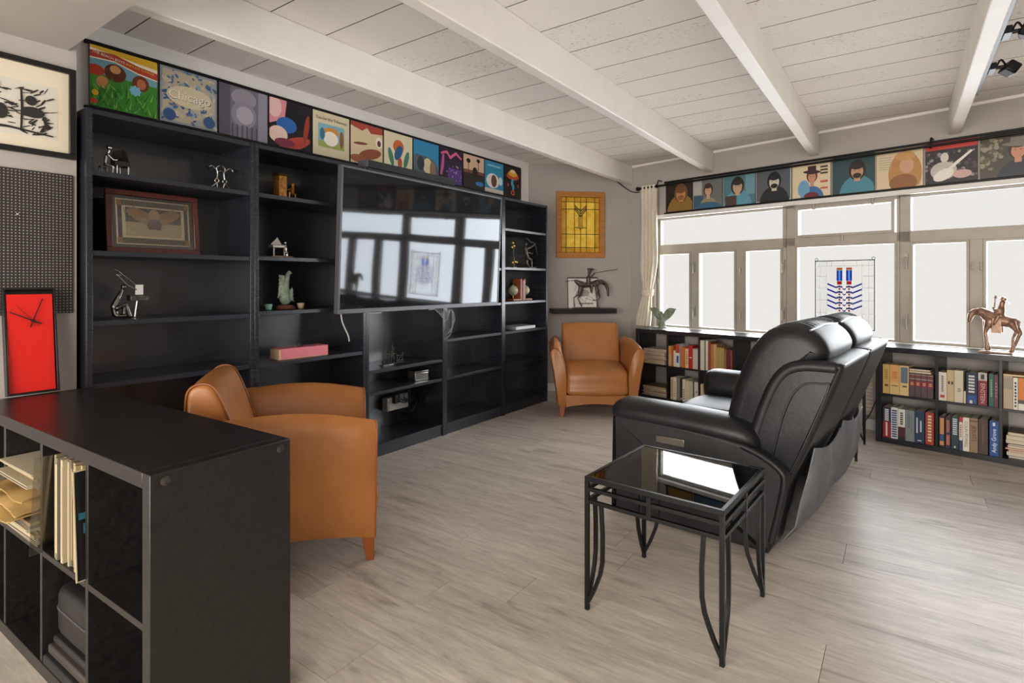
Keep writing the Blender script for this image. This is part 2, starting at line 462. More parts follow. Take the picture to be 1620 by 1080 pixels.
t = MB(); t.box(-2.55, 3.6, WALL - 0.012, WALL + 0.01, ZC - 0.022, ZC + 0.01)
struct(t.build('trim_3', M['beam'], loc=W(0, 0), rz=WR, bevel=0.005))
t = MB(); t.box(-2.52, 3.6, WALL - 0.016, WALL + 0.01, 0, 0.09)
struct(t.build('baseboard_window', M['trim'], loc=W(0, 0), rz=WR, bevel=0.003))
t = MB(); t.box(0.02, 1.2, -0.016, 0.004, 0, 0.09)
struct(t.build('baseboard_corner', M['wall_white'], loc=D(0, 0), rz=DA, bevel=0.003))

# windows
def window(n, s0, s1, bars, sashes, latches, hop=None):
    o = bpy.data.objects.new('window_%d' % n, None); COL.objects.link(o); o.location = W(0, 0); o.rotation_euler = (0, 0, WR); struct(o)
    f = MB(); y0, y1 = WALL + 0.05, WALL + 0.12
    for (a, b, c, d) in bars: f.box(a, b, y0, y1, c, d)
    f.build('window_frame', M['frame'], o, bevel=0.003)
    for (a, b, c, d, rim, proud) in sashes:
        sh = MB(); yy = y0 - proud; q = rim
        sh.box(a - q, a, yy, y1 - 0.01, c - q, d + q); sh.box(b, b + q, yy, y1 - 0.01, c - q, d + q)
        sh.box(a, b, yy, y1 - 0.01, c - q, c); sh.box(a, b, yy, y1 - 0.01, d, d + q)
        so = sh.build('sash', M['frame'], o, bevel=0.002)
        MB().box(a - 0.004, b + 0.004, WALL + 0.08, WALL + 0.088, c - 0.004, d + 0.004).build('pane', M['pane'], so)
    for (a, z, kind) in latches:
        l = MB()
        if kind == 'handle':
            l.box(a - 0.013, a + 0.013, y0 - 0.022, y0 - 0.004, z - 0.05, z + 0.05); l.tube([(a, y0 - 0.02, z + 0.02), (a, y0 - 0.045, z + 0.02), (a + 0.006, y0 - 0.05, z - 0.07)], 0.008)
        else:
            l.box(a - 0.010, a + 0.010, y0 - 0.016, y0 - 0.002, z - 0.028, z + 0.028); l.tube([(a, y0 - 0.016, z - 0.03), (a, y0 - 0.016, z + 0.03)], 0.007)
        l.build('latch' if kind == 'handle' else 'hinge', M['frame_metal'], o, smooth=40)
    return o
M['frame_metal'] = flat('#a59d92', 0.4, 0.3)
zt0, zt1, zb0, zb1 = 1.655, 1.935, 0.765, 1.545
def tri(s, p):      # bars of a triple casement under a transom
    a0, a1 = s
    L = [(a0, p[0][0] - 0.018, WZ0, WZ1), (p[2][1] + 0.018, a1, WZ0, WZ1), (a0, a1, zt1 + 0.0, WZ1), (a0, a1, zb1 + 0.018, zt0), (a0, a1, WZ0, zb0 - 0.018)]
    for i in (0, 1): L.append((p[i][1] + 0.018, p[i + 1][0] - 0.018, zb0 - 0.02, zb1 + 0.02))
    return L
p1 = [(-2.178, -1.822), (-1.705, -1.326), (-1.203, -0.876)]
window(1, S0, -0.825, tri((S0, -0.825), p1),
       [(a, b, zb0, zb1, 0.018, 0.012) for a, b in p1] + [(-2.178, -0.853, zt0, zt1, 0.012, -0.004)],
       [(-1.763, 1.40, 'handle'), (-1.763, 0.93, 'handle'), (-2.197, 1.25, 'hinge'), (-1.265, 1.35, 'hinge'), (-1.265, 0.9, 'hinge'), (-0.845, 1.40, 'handle'), (-0.845, 0.95, 'handle')])
L = [(-0.822, -0.745, WZ0, WZ1), (0.048, 0.068, WZ0, WZ1), (-0.822, 0.068, 1.925, WZ1), (-0.822, 0.068, 1.575, 1.652), (-0.822, 0.068, WZ0, 0.745)]
window(2, -0.822, 0.068, L, [(-0.715, 0.013, 1.672, 1.905, 0.022, 0.014), (-0.728, 0.031, 0.762, 1.56, 0.016, -0.004)],
       [(-0.35, 1.63, 'hinge'), (-0.58, 1.925, 'hinge'), (-0.12, 1.925, 'hinge')])
p3 = [(0.162, 0.497), (0.613, 0.975), (1.09, 1.45)]
window(3, 0.071, S1, tri((0.071, S1), p3),
       [(a, b, zb0, zb1, 0.018, 0.012) for a, b in p3] + [(0.139, 1.47, zt0, zt1, 0.012, -0.004)],
       [(0.115, 1.42, 'handle'), (0.115, 0.93, 'handle'), (0.53, 1.36, 'hinge'), (0.58, 1.36, 'hinge'), (1.03, 1.3, 'handle')])

# ------------------------------------------------------------------ tall bookcases along the left wall
BC = [0.915, 1.712, 2.514, 3.315, 4.117, 4.892]; BH = 2.035; BD = 0.38; BF = 0.28
SHELVES = [[1.755, 1.385, 1.06, 0.77, 0.455], [1.755, 1.39, 1.07, 0.765, 0.455], [1.72, 1.37, 1.05, 0.62, 0.465], [1.72, 1.37, 1.05, 0.775, 0.465], [1.745, 1.38, 1.055, 0.775, 0.465]]
BLAB = ['tall black bookcase nearest the red clock, with an eagle print on its shelf', 'tall black bookcase holding the green bird statue and pink box',
        'tall black bookcase under the left of the television, with a power strip inside', 'tall black bookcase under the right of the television, with empty lower shelves',
        'tall black bookcase at the far end beside the corner wall, with globe bookends']
T = 0.024
for i in range(5):
    w = BC[i + 1] - BC[i]
    b = thing('bookcase', BLAB[i], 'bookcase', (BF, BC[i], 0), R(90), 'tall black bookcases')
    for x in (0.001, w - T - 0.001): MB().box(x, x + T, 0, BD, 0, BH).build('side_panel', M['black_wood'], b, bevel=0.0015)
    MB().box(T + 0.001, w - T - 0.001, 0.004, BD, BH - T, BH - 0.001).build('top_panel', M['black_wood_y'], b, bevel=0.0015)
    MB().box(T + 0.001, w - T - 0.001, BD - 0.012, BD - 0.001, 0.03, BH - T - 0.001).build('back_panel', M['back_board'], b)
    MB().box(T + 0.001, w - T - 0.001, 0.012, 0.03, 0.0, 0.066).build('plinth', M['black_wood_y'], b, bevel=0.0015)
    MB().box(T + 0.001, w - T - 0.001, 0.006, BD - 0.014, 0.067, 0.067 + T).build('shelf', M['black_wood_y'], b, bevel=0.0015)
    for z in SHELVES[i]: MB().box(T + 0.001, w - T - 0.001, 0.006, BD - 0.014, z - T, z).build('shelf', M['black_wood_y'], b, bevel=0.0015)

# ------------------------------------------------------------------ television and soundbar
def screen_mat():
    m = bpy.data.materials.new('glossy_dark_screen'); m.use_nodes = True
    nt = m.node_tree; b = nt.nodes['Principled BSDF']
    b.inputs['Base Color'].default_value = (0.010, 0.010, 0.012, 1); b.inputs['Roughness'].default_value = 0.6; b.inputs['Specular IOR Level'].default_value = 0.0
    o = nt.nodes['Material Output']; g = N(nt, 'ShaderNodeBsdfGlossy', Roughness=0.045); g.inputs[0].default_value = (0.9, 0.93, 0.97, 1)
    mx = N(nt, 'ShaderNodeMixShader'); lw = N(nt, 'ShaderNodeFresnel', IOR=1.52)
    tc = N(nt, 'ShaderNodeTexCoord'); no = N(nt, 'ShaderNodeTexNoise', Scale=2.2, Detail=0.0)
    bp = N(nt, 'ShaderNodeBump', Strength=0.1, Distance=0.01)
    nt.links.new(tc.outputs['Object'], no.inputs['Vector']); nt.links.new(no.outputs['Fac'], bp.inputs['Height']); nt.links.new(bp.outputs[0], g.inputs['Normal'])
    ad = N(nt, 'ShaderNodeMath', operation='ADD'); ad.inputs[1].default_value = 0.0
    nt.links.new(lw.outputs[0], ad.inputs[0]); nt.links.new(ad.outputs[0], mx.inputs[0])
    nt.links.new(b.outputs[0], mx.inputs[1]); nt.links.new(g.outputs[0], mx.inputs[2]); nt.links.new(mx.outputs[0], o.inputs[0])
    return m
M['screen'] = screen_mat()
tv = thing('television', 'large flat black television mounted across the bookcases reflecting the windows', 'television', (0.352, 3.068, 1.035), rot=(R(2.6), 0, R(90)))
TW, TH = 0.853, 0.952
q = MB(); bz = 0.014
q.box(-TW, TW, -0.012, 0.03, 0, 0.03); q.box(-TW, TW, -0.012, 0.03, TH - bz, TH); q.box(-TW, -TW + bz, -0.012, 0.03, 0.03, TH - bz); q.box(TW - bz, TW, -0.012, 0.03, 0.03, TH - bz)
q.build('bezel', M['grey_plastic'], tv, bevel=0.002)
MB().box(-TW + bz, TW - bz, -0.008, 0.02, 0.03, TH - bz).build('screen', M['screen'], tv)
MB().box(-0.5, 0.5, 0.031, 0.045, 0.1, 0.6).build('housing', M['black_plastic'], tv)
MB().box(-0.03, 0.03, -0.016, -0.005, -0.007, 0.008).build('logo_tab', M['grey_plastic'], tv)
for k, (dx, dz) in enumerate([(0.0, -0.10), (0.03, -0.13), (0.06, -0.16), (0.09, -0.2)]):
    MB().tube(catmull([(0.05 + dx, 0.025, 0.01), (0.16 + dx * 0.5, 0.028, -0.05 - 0.02 * k), (0.28, 0.03, -0.02), (0.33 - dx * 0.4, 0.034, dz), (0.30 - dx, 0.036, dz - 0.06)], 5, False), 0.003, 6).build('cable', flat('#7f7e80', 0.5), tv, smooth=50)
MB().tube(catmull([(-0.80, 0.028, 0.01), (-0.78, 0.034, -0.06), (-0.73, 0.036, -0.15), (-0.72, 0.036, -0.19)], 5, False), 0.004, 6).build('cable', flat('#c9c7c4', 0.5), tv, smooth=50)
sb = thing('soundbar', 'long dark grey soundbar lying on top of the bookcases above the television', 'soundbar', (0.235, 2.52, 2.036), R(90))
MB().box(0, 0.92, -0.045, 0.05, 0, 0.055).build('cabinet', flat('#232327', 0.5), sb, bevel=0.006)
MB().box(0.012, 0.908, -0.047, -0.0445, 0.006, 0.05).build('grille', noisy('speaker_mesh', '#1a1a1c', '#2c2c2f', 0.7, nscale=400), sb)
MB().box(-0.002, 0.010, -0.048, 0.05, 0.002, 0.056).build('end_cap', M['grey_plastic'], sb, bevel=0.003)

# ------------------------------------------------------------------ cube shelf units
def cube_unit(name, label, loc, rz, wd, dp, ht, mat, outer=0.04, inner=0.018, cols=4, group=None, bolts=False):
    u = thing(name, label, 'shelf', loc, rz, group)
    MB().box(outer + 0.0004, wd - outer - 0.0004, 0, dp, ht - outer, ht).build('top_panel', mat, u, bevel=0.002)
    MB().box(outer + 0.0004, wd - outer - 0.0004, 0, dp, 0, outer).build('bottom_panel', mat, u, bevel=0.002)
    for x in (0, wd - outer): 
        MB().box(x, x + outer, 0.0, dp, 0, ht).build('side_panel', mat, u, bevel=0.002)
    cw = (wd - 2 * outer - (cols - 1) * inner) / cols
    zm = ht / 2
    for c in range(1, cols):
        x = outer + c * cw + (c - 1) * inner
        MB().box(x, x + inner, 0.003, dp - 0.003, outer + 0.0005, ht - outer - 0.0005).build('divider', mat, u, bevel=0.001)
    for c in range(cols):
        x = outer + c * (cw + inner)
        MB().box(x + 0.0005, x + cw - 0.0005, 0.003, dp - 0.003, zm - inner / 2, zm + inner / 2).build('shelf', mat, u, bevel=0.001)
    if bolts:
        for y in (0.035, dp - 0.035):
            k = MB(); k.lathe([(0.012, 0), (0.012, 0.0015), (0.008, 0.002), (0.005, 0.0008)], (0, 0, 0), 14)
            k.build('bolt', M['dark_steel'], u, loc=(wd, y, ht - 0.022), rot=(0, R(90), 0), smooth=40)
    return u, cw
CABR = R(2.0)
cab, ccw = cube_unit('cube_cabinet', 'worn black cube cabinet in the foreground with records and a red clock on top', (0.343, 0.527, 0), CABR, 1.47, 0.385, 0.77, M['cab_wood'], bolts=True)
SHA, SHB, UD, UH = -2.225, 0.0, 0.33, 0.74
M['unit'] = noisy('black_unit_board', '#1a1b20', '#23242a', 0.32, scale=(1, 12, 12), nscale=5)
uA, ucw = cube_unit('low_bookshelf', 'low black cube bookshelf under the windows, left of the sofa', W(SHA, 0), WR, 1.47, UD, UH, M['unit'], group='low cube bookshelves')
uB, _ = cube_unit('low_bookshelf', 'low black cube bookshelf under the windows, right of the sofa', W(SHB, 0), WR, 1.47, UD, UH, M['unit'], group='low cube bookshelves')

# ------------------------------------------------------------------ tan armchairs
def armchair(label, loc, rz):
    c = thing('armchair', label, 'armchair', loc, rz, 'tan leather armchairs')
    TL = M['tan_leather']
    for sx in (-1, 1):
        rings = []
        for k in range(9):
            t = k / 8; y = -0.38 + 0.71 * t
            zb = 0.105 + 0.03 * math.sin(math.pi * t)
            up = 0.03 * math.sin(math.pi * min(t * 1.2, 1)) + 0.045 * t
            f = 1 - t
            prof = [(0.285, zb), (0.352, zb), (0.372, 0.25), (0.398, 0.42), (0.422 + 0.008 * f, 0.585 + up * 0.5), (0.420 - 0.02 * t, 0.612 + up * 0.8), (0.395 - 0.03 * t, 0.635 + up), (0.36 - 0.025 * t, 0.628 + up), (0.33 - 0.025 * t, 0.585 + up), (0.305 - 0.01 * t, 0.52), (0.29, 0.44), (0.283, 0.34)]
            rings.append([(sx * x, y, z) for x, z in prof])
        a = MB(); 
        front = [[(sx * (0.345 + (abs(p[0]) - 0.345) * 0.93), -0.386, 0.36 + (p[2] - 0.36) * 0.97) for p in rings[0]]]
        a.loft(front + rings).build('arm', TL, c, smooth=48)
        pp = [Vector(p) + Vector((0, -0.002, 0)) for p in rings[0]]
        pip = MB(); pip.tube(pp, 0.0045, 6, closed=True)
        pip.build('piping', M['tan_edge'], c, smooth=60)
    s = MB(); s.soft([(-0.385, 0.205), (-0.392, 0.30), (-0.385, 0.39), (-0.34, 0.432), (-0.2, 0.452), (0.0, 0.455), (0.16, 0.44), (0.18, 0.30), (0.16, 0.205), (-0.1, 0.20)], 'x', -0.284, 0.284, 0.045, sub=4, puff=0.008)
    s.build('seat', TL, c, smooth=60)
    b = MB(); b.soft([(0.13, 0.36), (0.165, 0.5), (0.205, 0.64), (0.25, 0.76), (0.285, 0.808), (0.335, 0.812), (0.372, 0.775), (0.378, 0.66), (0.365, 0.45), (0.355, 0.16), (0.30, 0.13), (0.2, 0.2)], 'x', -0.285, 0.285, 0.025, sub=5, puff=0.006)
    b.build('backrest', TL, c, smooth=60)
    for sx in (-1, 1):
        pr = catmull([(0.135, 0.40, 0), (0.165, 0.5, 0), (0.205, 0.64, 0), (0.25, 0.76, 0), (0.285, 0.808, 0), (0.335, 0.812, 0), (0.372, 0.775, 0), (0.378, 0.66, 0)], 4, False)
        MB().tube([(sx * 0.279, p.x, p.y) for p in pr], 0.005, 6).build('piping', M['tan_edge'], c, smooth=60)
    r = MB(); n = 10
    top = 0.203
    ring0, ring1 = [], []
    pts = [(-0.29 + 0.58 * k / n, 0.095 + 0.028 * math.sin(math.pi * k / n)) for k in range(n + 1)]
    prof = pts + [(0.29, top), (-0.29, top)]
    r.loft([[(x, y, z) for x, z in prof] for y in (-0.385, -0.33)])
    r.build('front_rail', TL, c, bevel=0.004)
    MB().box(-0.285, 0.285, -0.33, 0.34, 0.12, 0.20).build('underframe', M['tan_edge'], c)
    for sx in (-1, 1):
        for y, ty in ((-0.35, -0.362), (0.30, 0.315)):
            l = MB(); cx = sx * 0.318
            l.loft([[(sx * 0.325 + dx * 0.017, ty + dy * 0.017, 0) for dx, dy in ((-1, -1), (1, -1), (1, 1), (-1, 1))],
                    [(cx + dx * 0.03, y + dy * 0.03, 0.135) for dx, dy in ((-1, -1), (1, -1), (1, 1), (-1, 1))]])
            l.build('leg', flat('#8a4a1c', 0.35), c, bevel=0.003)
    return c
armchair('tan leather armchair in the foreground behind the black cabinet, seen from its side', (0.876, 1.54, 0), R(144.2))
armchair('tan leather armchair in the far corner under the stained glass, facing the room', (0.815, 4.87, 0), R(33.5))

# ------------------------------------------------------------------ reclining sofa
sofa = thing('reclining_sofa', 'black leather two-seat reclining sofa seen from behind, facing the television', 'sofa', (2.497, 3.466, 0), R(-95.4))
BL = M['black_leather']
for sx in (-1, 1):
    a = MB(); a.soft([(-0.405, 0.05), (-0.36, 0.02), (0.30, 0.02), (0.385, 0.03), (0.41, 0.12), (0.455, 0.32), (0.462, 0.385), (0.42, 0.435), (0.25, 0.50), (-0.1, 0.53), (-0.38, 0.53), (-0.412, 0.49), (-0.412, 0.2)], 'x', *sorted((sx * 0.53, sx * 0.765)), 0.022, sub=4)
    a.build('side_panel', BL, sofa, smooth=50)
    p = MB()
    prof = [(0.772, 0.535), (0.755, 0.575), (0.70, 0.598), (0.62, 0.602), (0.55, 0.585), (0.515, 0.53), (0.505, 0.46), (0.53, 0.40), (0.62, 0.40), (0.70, 0.47), (0.755, 0.50)]
    P = catmull([Vector((sx * x, z, 0)) for x, z in prof], 4)
    cx, cz = sx * 0.645, 0.535
    rings = []
    for y, k, dz in [(-0.435, 0.25, -0.005), (-0.432, 0.55, -0.002), (-0.42, 0.80, 0.0), (-0.395, 0.95, 0.003), (-0.36, 1.0, 0.004), (-0.2, 1.0, 0.003), (0.0, 1.0, 0.0), (0.15, 1.0, -0.006), (0.25, 0.97, -0.014), (0.31, 0.85, -0.03), (0.335, 0.5, -0.05)]:
        rings.append([(cx + (v.x - cx) * k, y, cz + dz + (v.y - cz) * k) for v in P])
    p.loft(rings).build('arm', BL, sofa, smooth=70)
    rim = MB(); 
    rim.tube(catmull([(sx * 0.762, 0.27, 0.485), (sx * 0.764, 0.36, 0.455), (sx * 0.764, 0.438, 0.405), (sx * 0.764, 0.452, 0.35), (sx * 0.764, 0.43, 0.22), (sx * 0.764, 0.40, 0.08)], 5, False), 0.016, 8)
    rim.build('rim', BL, sofa, smooth=70)
for i, (x0, x1) in enumerate(((0.008, 0.70), (-0.70, -0.008))):
    near = i == 0
    xi0, xi1 = (0.008, 0.51) if near else (-0.51, -0.008)
    s = MB(); s.soft([(-0.40, 0.26), (-0.43, 0.33), (-0.42, 0.41), (-0.36, 0.447), (-0.2, 0.455), (0.0, 0.455), (0.17, 0.44), (0.2, 0.35), (0.16, 0.26), (-0.1, 0.24)], 'x', xi0, xi1, 0.035, sub=4, puff=0.012)
    so = s.build('seat', BL, sofa, smooth=60)
    for y in (-0.15, 0.03):
        MB().tube([(xi0 + 0.03, y, 0.452), ((xi0 + xi1) / 2, y, 0.467), (xi1 - 0.03, y, 0.452)], 0.004, 6).build('seam', M['black_plastic'], so)
    f = MB(); f.soft([(-0.40, 0.05), (-0.415, 0.15), (-0.405, 0.25), (-0.33, 0.26), (-0.3, 0.15), (-0.33, 0.05)], 'x', xi0, xi1, 0.02, sub=3)
    f.build('footrest', BL, sofa, smooth=60)
    # shell of the reclined back
    xs0, xs1 = x0, x1
    sp = [(0.26, 0.40), (0.275, 0.50), (0.315, 0.64), (0.365, 0.77), (0.42, 0.85), (0.49, 0.888), (0.57, 0.895), (0.645, 0.893), (0.668, 0.878), (0.655, 0.83), (0.60, 0.68), (0.53, 0.50), (0.465, 0.345), (0.445, 0.325), (0.36, 0.33), (0.28, 0.35)]
    sh = MB(); sh.soft(sp, 'x', xs0, xs1, 0.022, sub=4)
    so = sh.build('back_shell', BL, sofa, smooth=40)
    inner = [(0.385, 0.40), (0.40, 0.50), (0.43, 0.63), (0.47, 0.735), (0.52, 0.79), (0.59, 0.80), (0.615, 0.79), (0.555, 0.62), (0.468, 0.40), (0.44, 0.375)]
    e = x1 if near else x0
    d = 0.0055 if near else -0.0055
    roll = MB(); roll.tube(catmull([(e - d * 4, 0.292, 0.40), (e - d * 4, 0.305, 0.51), (e - d * 4, 0.345, 0.65), (e - d * 4, 0.393, 0.77), (e - d * 4, 0.445, 0.838), (e - d * 4, 0.51, 0.864), (e - d * 4, 0.58, 0.868), (e - d * 4, 0.645, 0.868)], 5, False), [0.018] + [0.030] * 34 + [0.022], 10)
    roll.build('padded_edge', BL, so, smooth=80)
    ppts = catmull([Vector((p[0], p[1], 0)) for p in inner], 4)
    MB().tube([(e + d * 0.9, p.x, p.y) for p in ppts], 0.004, 6, closed=True).build('seam', M['black_plastic'], so)
    MB().tube([(xs0 + 0.02, 0.667, 0.885), (xs1 - 0.02, 0.667, 0.885)], 0.005, 6).build('seam', M['black_plastic'], so)
    # thick headrest cushion
    xc0, xc1 = (0.012, 0.665) if near else (-0.665, -0.012)
    cu = MB(); cu.soft([(0.155, 0.42), (0.15, 0.55), (0.18, 0.70), (0.225, 0.83), (0.275, 0.935), (0.345, 1.015), (0.43, 1.045), (0.52, 1.03), (0.585, 0.975), (0.595, 0.90), (0.50, 0.80), (0.42, 0.62), (0.36, 0.45), (0.25, 0.38)], 'x', xc0, xc1, 0.07, sub=4, puff=0.006)
    co = cu.build('back_cushion', BL, sofa, smooth=70)
    MB().tube([(xc0 + 0.03, 0.527, 1.022), ((xc0 + xc1) / 2, 0.53, 1.033), (xc1 - 0.03, 0.527, 1.022)], 0.005, 6).build('seam', M['black_plastic'], co)
    for k in range(9):      # soft gathers across the headrest
        x = xc0 + 0.09 + (xc1 - xc0 - 0.18) * k / 8
        g = MB(); g.tube(catmull([(x - 0.01, 0.33, 0.999), (x + 0.012, 0.39, 1.031), (x - 0.008, 0.455, 1.047), (x + 0.004, 0.525, 1.028)], 4, False), [0.004] + [0.012] * 11 + [0.004], 8, flatz=0.7)
        g.build('gather', BL, co, smooth=80)
    # lumbar roll
    lu = MB(); lu.soft([(0.10, 0.44), (0.09, 0.52), (0.13, 0.60), (0.2, 0.62), (0.26, 0.55), (0.25, 0.45), (0.18, 0.42)], 'x', *((0.02, 0.53) if near else (-0.53, -0.02)), 0.05, sub=4)
    lu.build('lumbar_cushion', BL, sofa, smooth=70)
    # loose dust cover hanging behind
    fx0, fx1 = (0.04, 0.62) if near else (-0.62, -0.04)
    rings = []
    for k in range(15):
        x = fx0 + (fx1 - fx0) * k / 14
        u = math.sin(math.pi * k / 14); wv = 0.012 * math.sin(k * 1.7)
        prof = [(0.545 + 0.012 * u, 0.455 + 0.04 * (1 - u) * (1 if k > 7 else 0.4)), (0.53 + 0.03 * u + wv, 0.36), (0.50 + 0.04 * u + wv, 0.24), (0.455 + 0.035 * u - wv, 0.12), (0.41 + 0.02 * u, 0.035)]
        rings.append([(x, y, z) for y, z in prof] + [(x, y - 0.006, z) for y, z in reversed(prof)])
    MB().loft(rings).build('dust_cover', M['grey_cloth'], sofa, smooth=70)
MB().box(-0.53, 0.53, -0.33, 0.36, 0.05, 0.25).build('base', M['black_plastic'], sofa)
MB().box(0.765, 0.775, -0.15, 0.0, 0.425, 0.462).build('recliner_handle', flat('#8d8780', 0.3, 0.9), sofa, bevel=0.003)
for sx in (-1, 1):
    for y in (-0.32, 0.30):
        MB().lathe([(0.03, 0), (0.03, 0.025)], (sx * 0.64, y, 0.0), 12).build('foot', M['black_plastic'], sofa)

# ------------------------------------------------------------------ glass side tables
def side_table(label, loc, rz):
    t = thing('side_table', label, 'side table', loc, rz, 'black metal and glass side tables')
    BM_ = M['black_metal']; h = 0.258; zt = 0.505; r = 0.007
    MB().box(-h + 0.012, h - 0.012, -h + 0.012, h - 0.012, zt - 0.008, zt - 0.002).build('glass_top', M['glass'], t)
    q = MB()
    for a, b in ((-h, -h + 0.014), (h - 0.014, h)):
        q.box(-h, h, a, b, zt - 0.018, zt); q.box(a, b, -h + 0.0141, h - 0.0141, zt - 0.018, zt)
    q.build('top_frame', BM_, t, bevel=0.001)
    for z in (0.458, 0.412):
        q = MB()
        for a, b in ((-h, -h + 0.014), (h - 0.014, h)):
            q.box(-h, h, a, b, z - 0.007, z + 0.007); q.box(a, b, -h + 0.0141, h - 0.0141, z - 0.007, z + 0.007)
        q.build('rail', BM_, t, bevel=0.001)
    for x, y in ((0, -1), (0, 1), (-1, 0), (1, 0)):
        cx, cy = x * (h - 0.007), y * (h - 0.007)
        MB().box(cx - 0.0085, cx + 0.0085, cy - 0.0085, cy + 0.0085, 0.405, zt - 0.0185).build('post', BM_, t)
    for sx in (-1, 1):
        for sy in (-1, 1):
            l = MB(); k = h - 0.007
            l.box(*sorted((sx * (k - 0.0085), sx * (k + 0.0072))), *sorted((sy * (k - 0.0085), sy * (k + 0.0072))), 0.0, zt - 0.0185)
            def sq(path):
                rings = []
                for (x, y, z) in path: rings.append([(x + dx * r, y + dy * r, z) for dx, dy in ((-1, -1), (1, -1), (1, 1), (-1, 1))])
                l.loft(rings)
            zz = [0.41, 0.3, 0.2, 0.15, 0.11, 0.075, 0.045, 0.02]
            for ax, offs in (('x', 0.06), ('y', 0.06)):
                path = []
                for z in zz:
                    q2 = 0 if z > 0.19 else ((0.19 - z) / 0.17) ** 1.6
                    o_ = offs * (1 + 0.12 * math.sin(math.pi * min(1, max(0, (0.41 - z) / 0.3)))) * (1 - q2)
                    path.append((sx * (k - (o_ if ax == 'x' else 0)), sy * (k - (o_ if ax == 'y' else 0)), z))
                sq(path)
            l.build('leg', BM_, t, bevel=0.001)
    return t
side_table('black metal side table with glass top in the foreground beside the sofa', (2.587, 2.104, 0), R(-2.8))
side_table('black metal side table with glass top, mostly hidden beyond the sofa', (2.80, 4.745, 0), R(-2.8))

# ------------------------------------------------------------------ flat prints (facing -Y, x right, z up)
def ell(cx, cy, rx, ry, n=22, a=0.0):
    return [(cx + rx * math.cos(t) * math.cos(a) - ry * math.sin(t) * math.sin(a), cy + rx * math.cos(t) * math.sin(a) + ry * math.sin(t) * math.cos(a)) for t in [2 * math.pi * k / n for k in range(n)]]
def rect(x0, y0, x1, y1): return [(x0, y0), (x1, y0), (x1, y1), (x0, y1)]
def stroke(pts, wd):
    out, back = [], []
    for i, p in enumerate(pts):
        a, b = pts[max(i - 1, 0)], pts[min(i + 1, len(pts) - 1)]
        dx, dy = b[0] - a[0], b[1] - a[1]; l = math.hypot(dx, dy) or 1
        w = wd * (0.35 + 0.65 * math.sin(math.pi * (i + 0.5) / len(pts))) / 2
        out.append((p[0] - dy / l * w, p[1] + dx / l * w)); back.append((p[0] + dy / l * w, p[1] - dx / l * w))
    return out + back[::-1]
def clip01(p):
    return [(min(max(x, 0.0), 1.0), min(max(y, 0.0), 1.0)) for x, y in p]
def printed(parent, w, h, bg, shapes, y=0.0, x0=0.0, z0=0.0, name='print', rough=0.45):
    mb = MB(); cols = [bg]; mb.poly([(x0 + a * w, y, z0 + b * h) for a, b in rect(0, 0, 1, 1)])
    for k, (poly, c) in enumerate(shapes):
        if c not in cols: cols.append(c)
        mb.mi = cols.index(c); d = y - 0.00004 * (k + 1)
        mb.poly([(x0 + a * w, d, z0 + b * h) for a, b in clip01(poly)])
    me = bpy.data.meshes.new(name); me.from_pydata(mb.v, [], mb.f)
    for c in cols: me.materials.append(flat(c, rough))
    me.polygons.foreach_set('material_index', mb.m)
    o = bpy.data.objects.new(name, me); COL.objects.link(o); o.parent = parent
    return o
rs = random.Random(11)
def speck(n, box, sz, cols, el=1.0):
    out = []
    for _ in range(n):
        x, y = rs.uniform(box[0], box[2]), rs.uniform(box[1], box[3]); r = rs.uniform(*sz)
        out.append((ell(x, y, r * el, r, 8, rs.uniform(0, 3)), rs.choice(cols)))
    return out
def blades(n, box, ln, cols):
    out = []
    for _ in range(n):
        x, y = rs.uniform(box[0], box[2]), rs.uniform(box[1], box[3]); dx = rs.uniform(-0.12, 0.12); l = rs.uniform(*ln)
        out.append(([(x - 0.012, y), (x + 0.012, y), (x + dx, y + l)], rs.choice(cols)))
    return out
def sitter(skin, hair, shirt, cx=0.5, big=1.0, beard=None, hat=None):
    """a plain head and shoulders"""
    b = big; L = [(ell(cx, -0.05, 0.36 * b, 0.42 * b), shirt), (ell(cx, 0.60, 0.17 * b, 0.23 * b), hair), (rect(cx - 0.06 * b, 0.3, cx + 0.06 * b, 0.48), skin), (ell(cx, 0.56, 0.12 * b, 0.17 * b), skin)]
    L.append((ell(cx, 0.70, 0.13 * b, 0.07 * b), hair))
    if beard: L.append((ell(cx, 0.45, 0.085 * b, 0.06 * b), beard))
    L += [(ell(cx - 0.045 * b, 0.585, 0.018, 0.010, 8), hair), (ell(cx + 0.045 * b, 0.585, 0.018, 0.010, 8), hair)]
    if hat: L += [(ell(cx, 0.71, 0.28 * b, 0.05, 18, -0.1), hat), (rect(cx - 0.13 * b, 0.71, cx + 0.13 * b, 0.88), hat)]
    return L

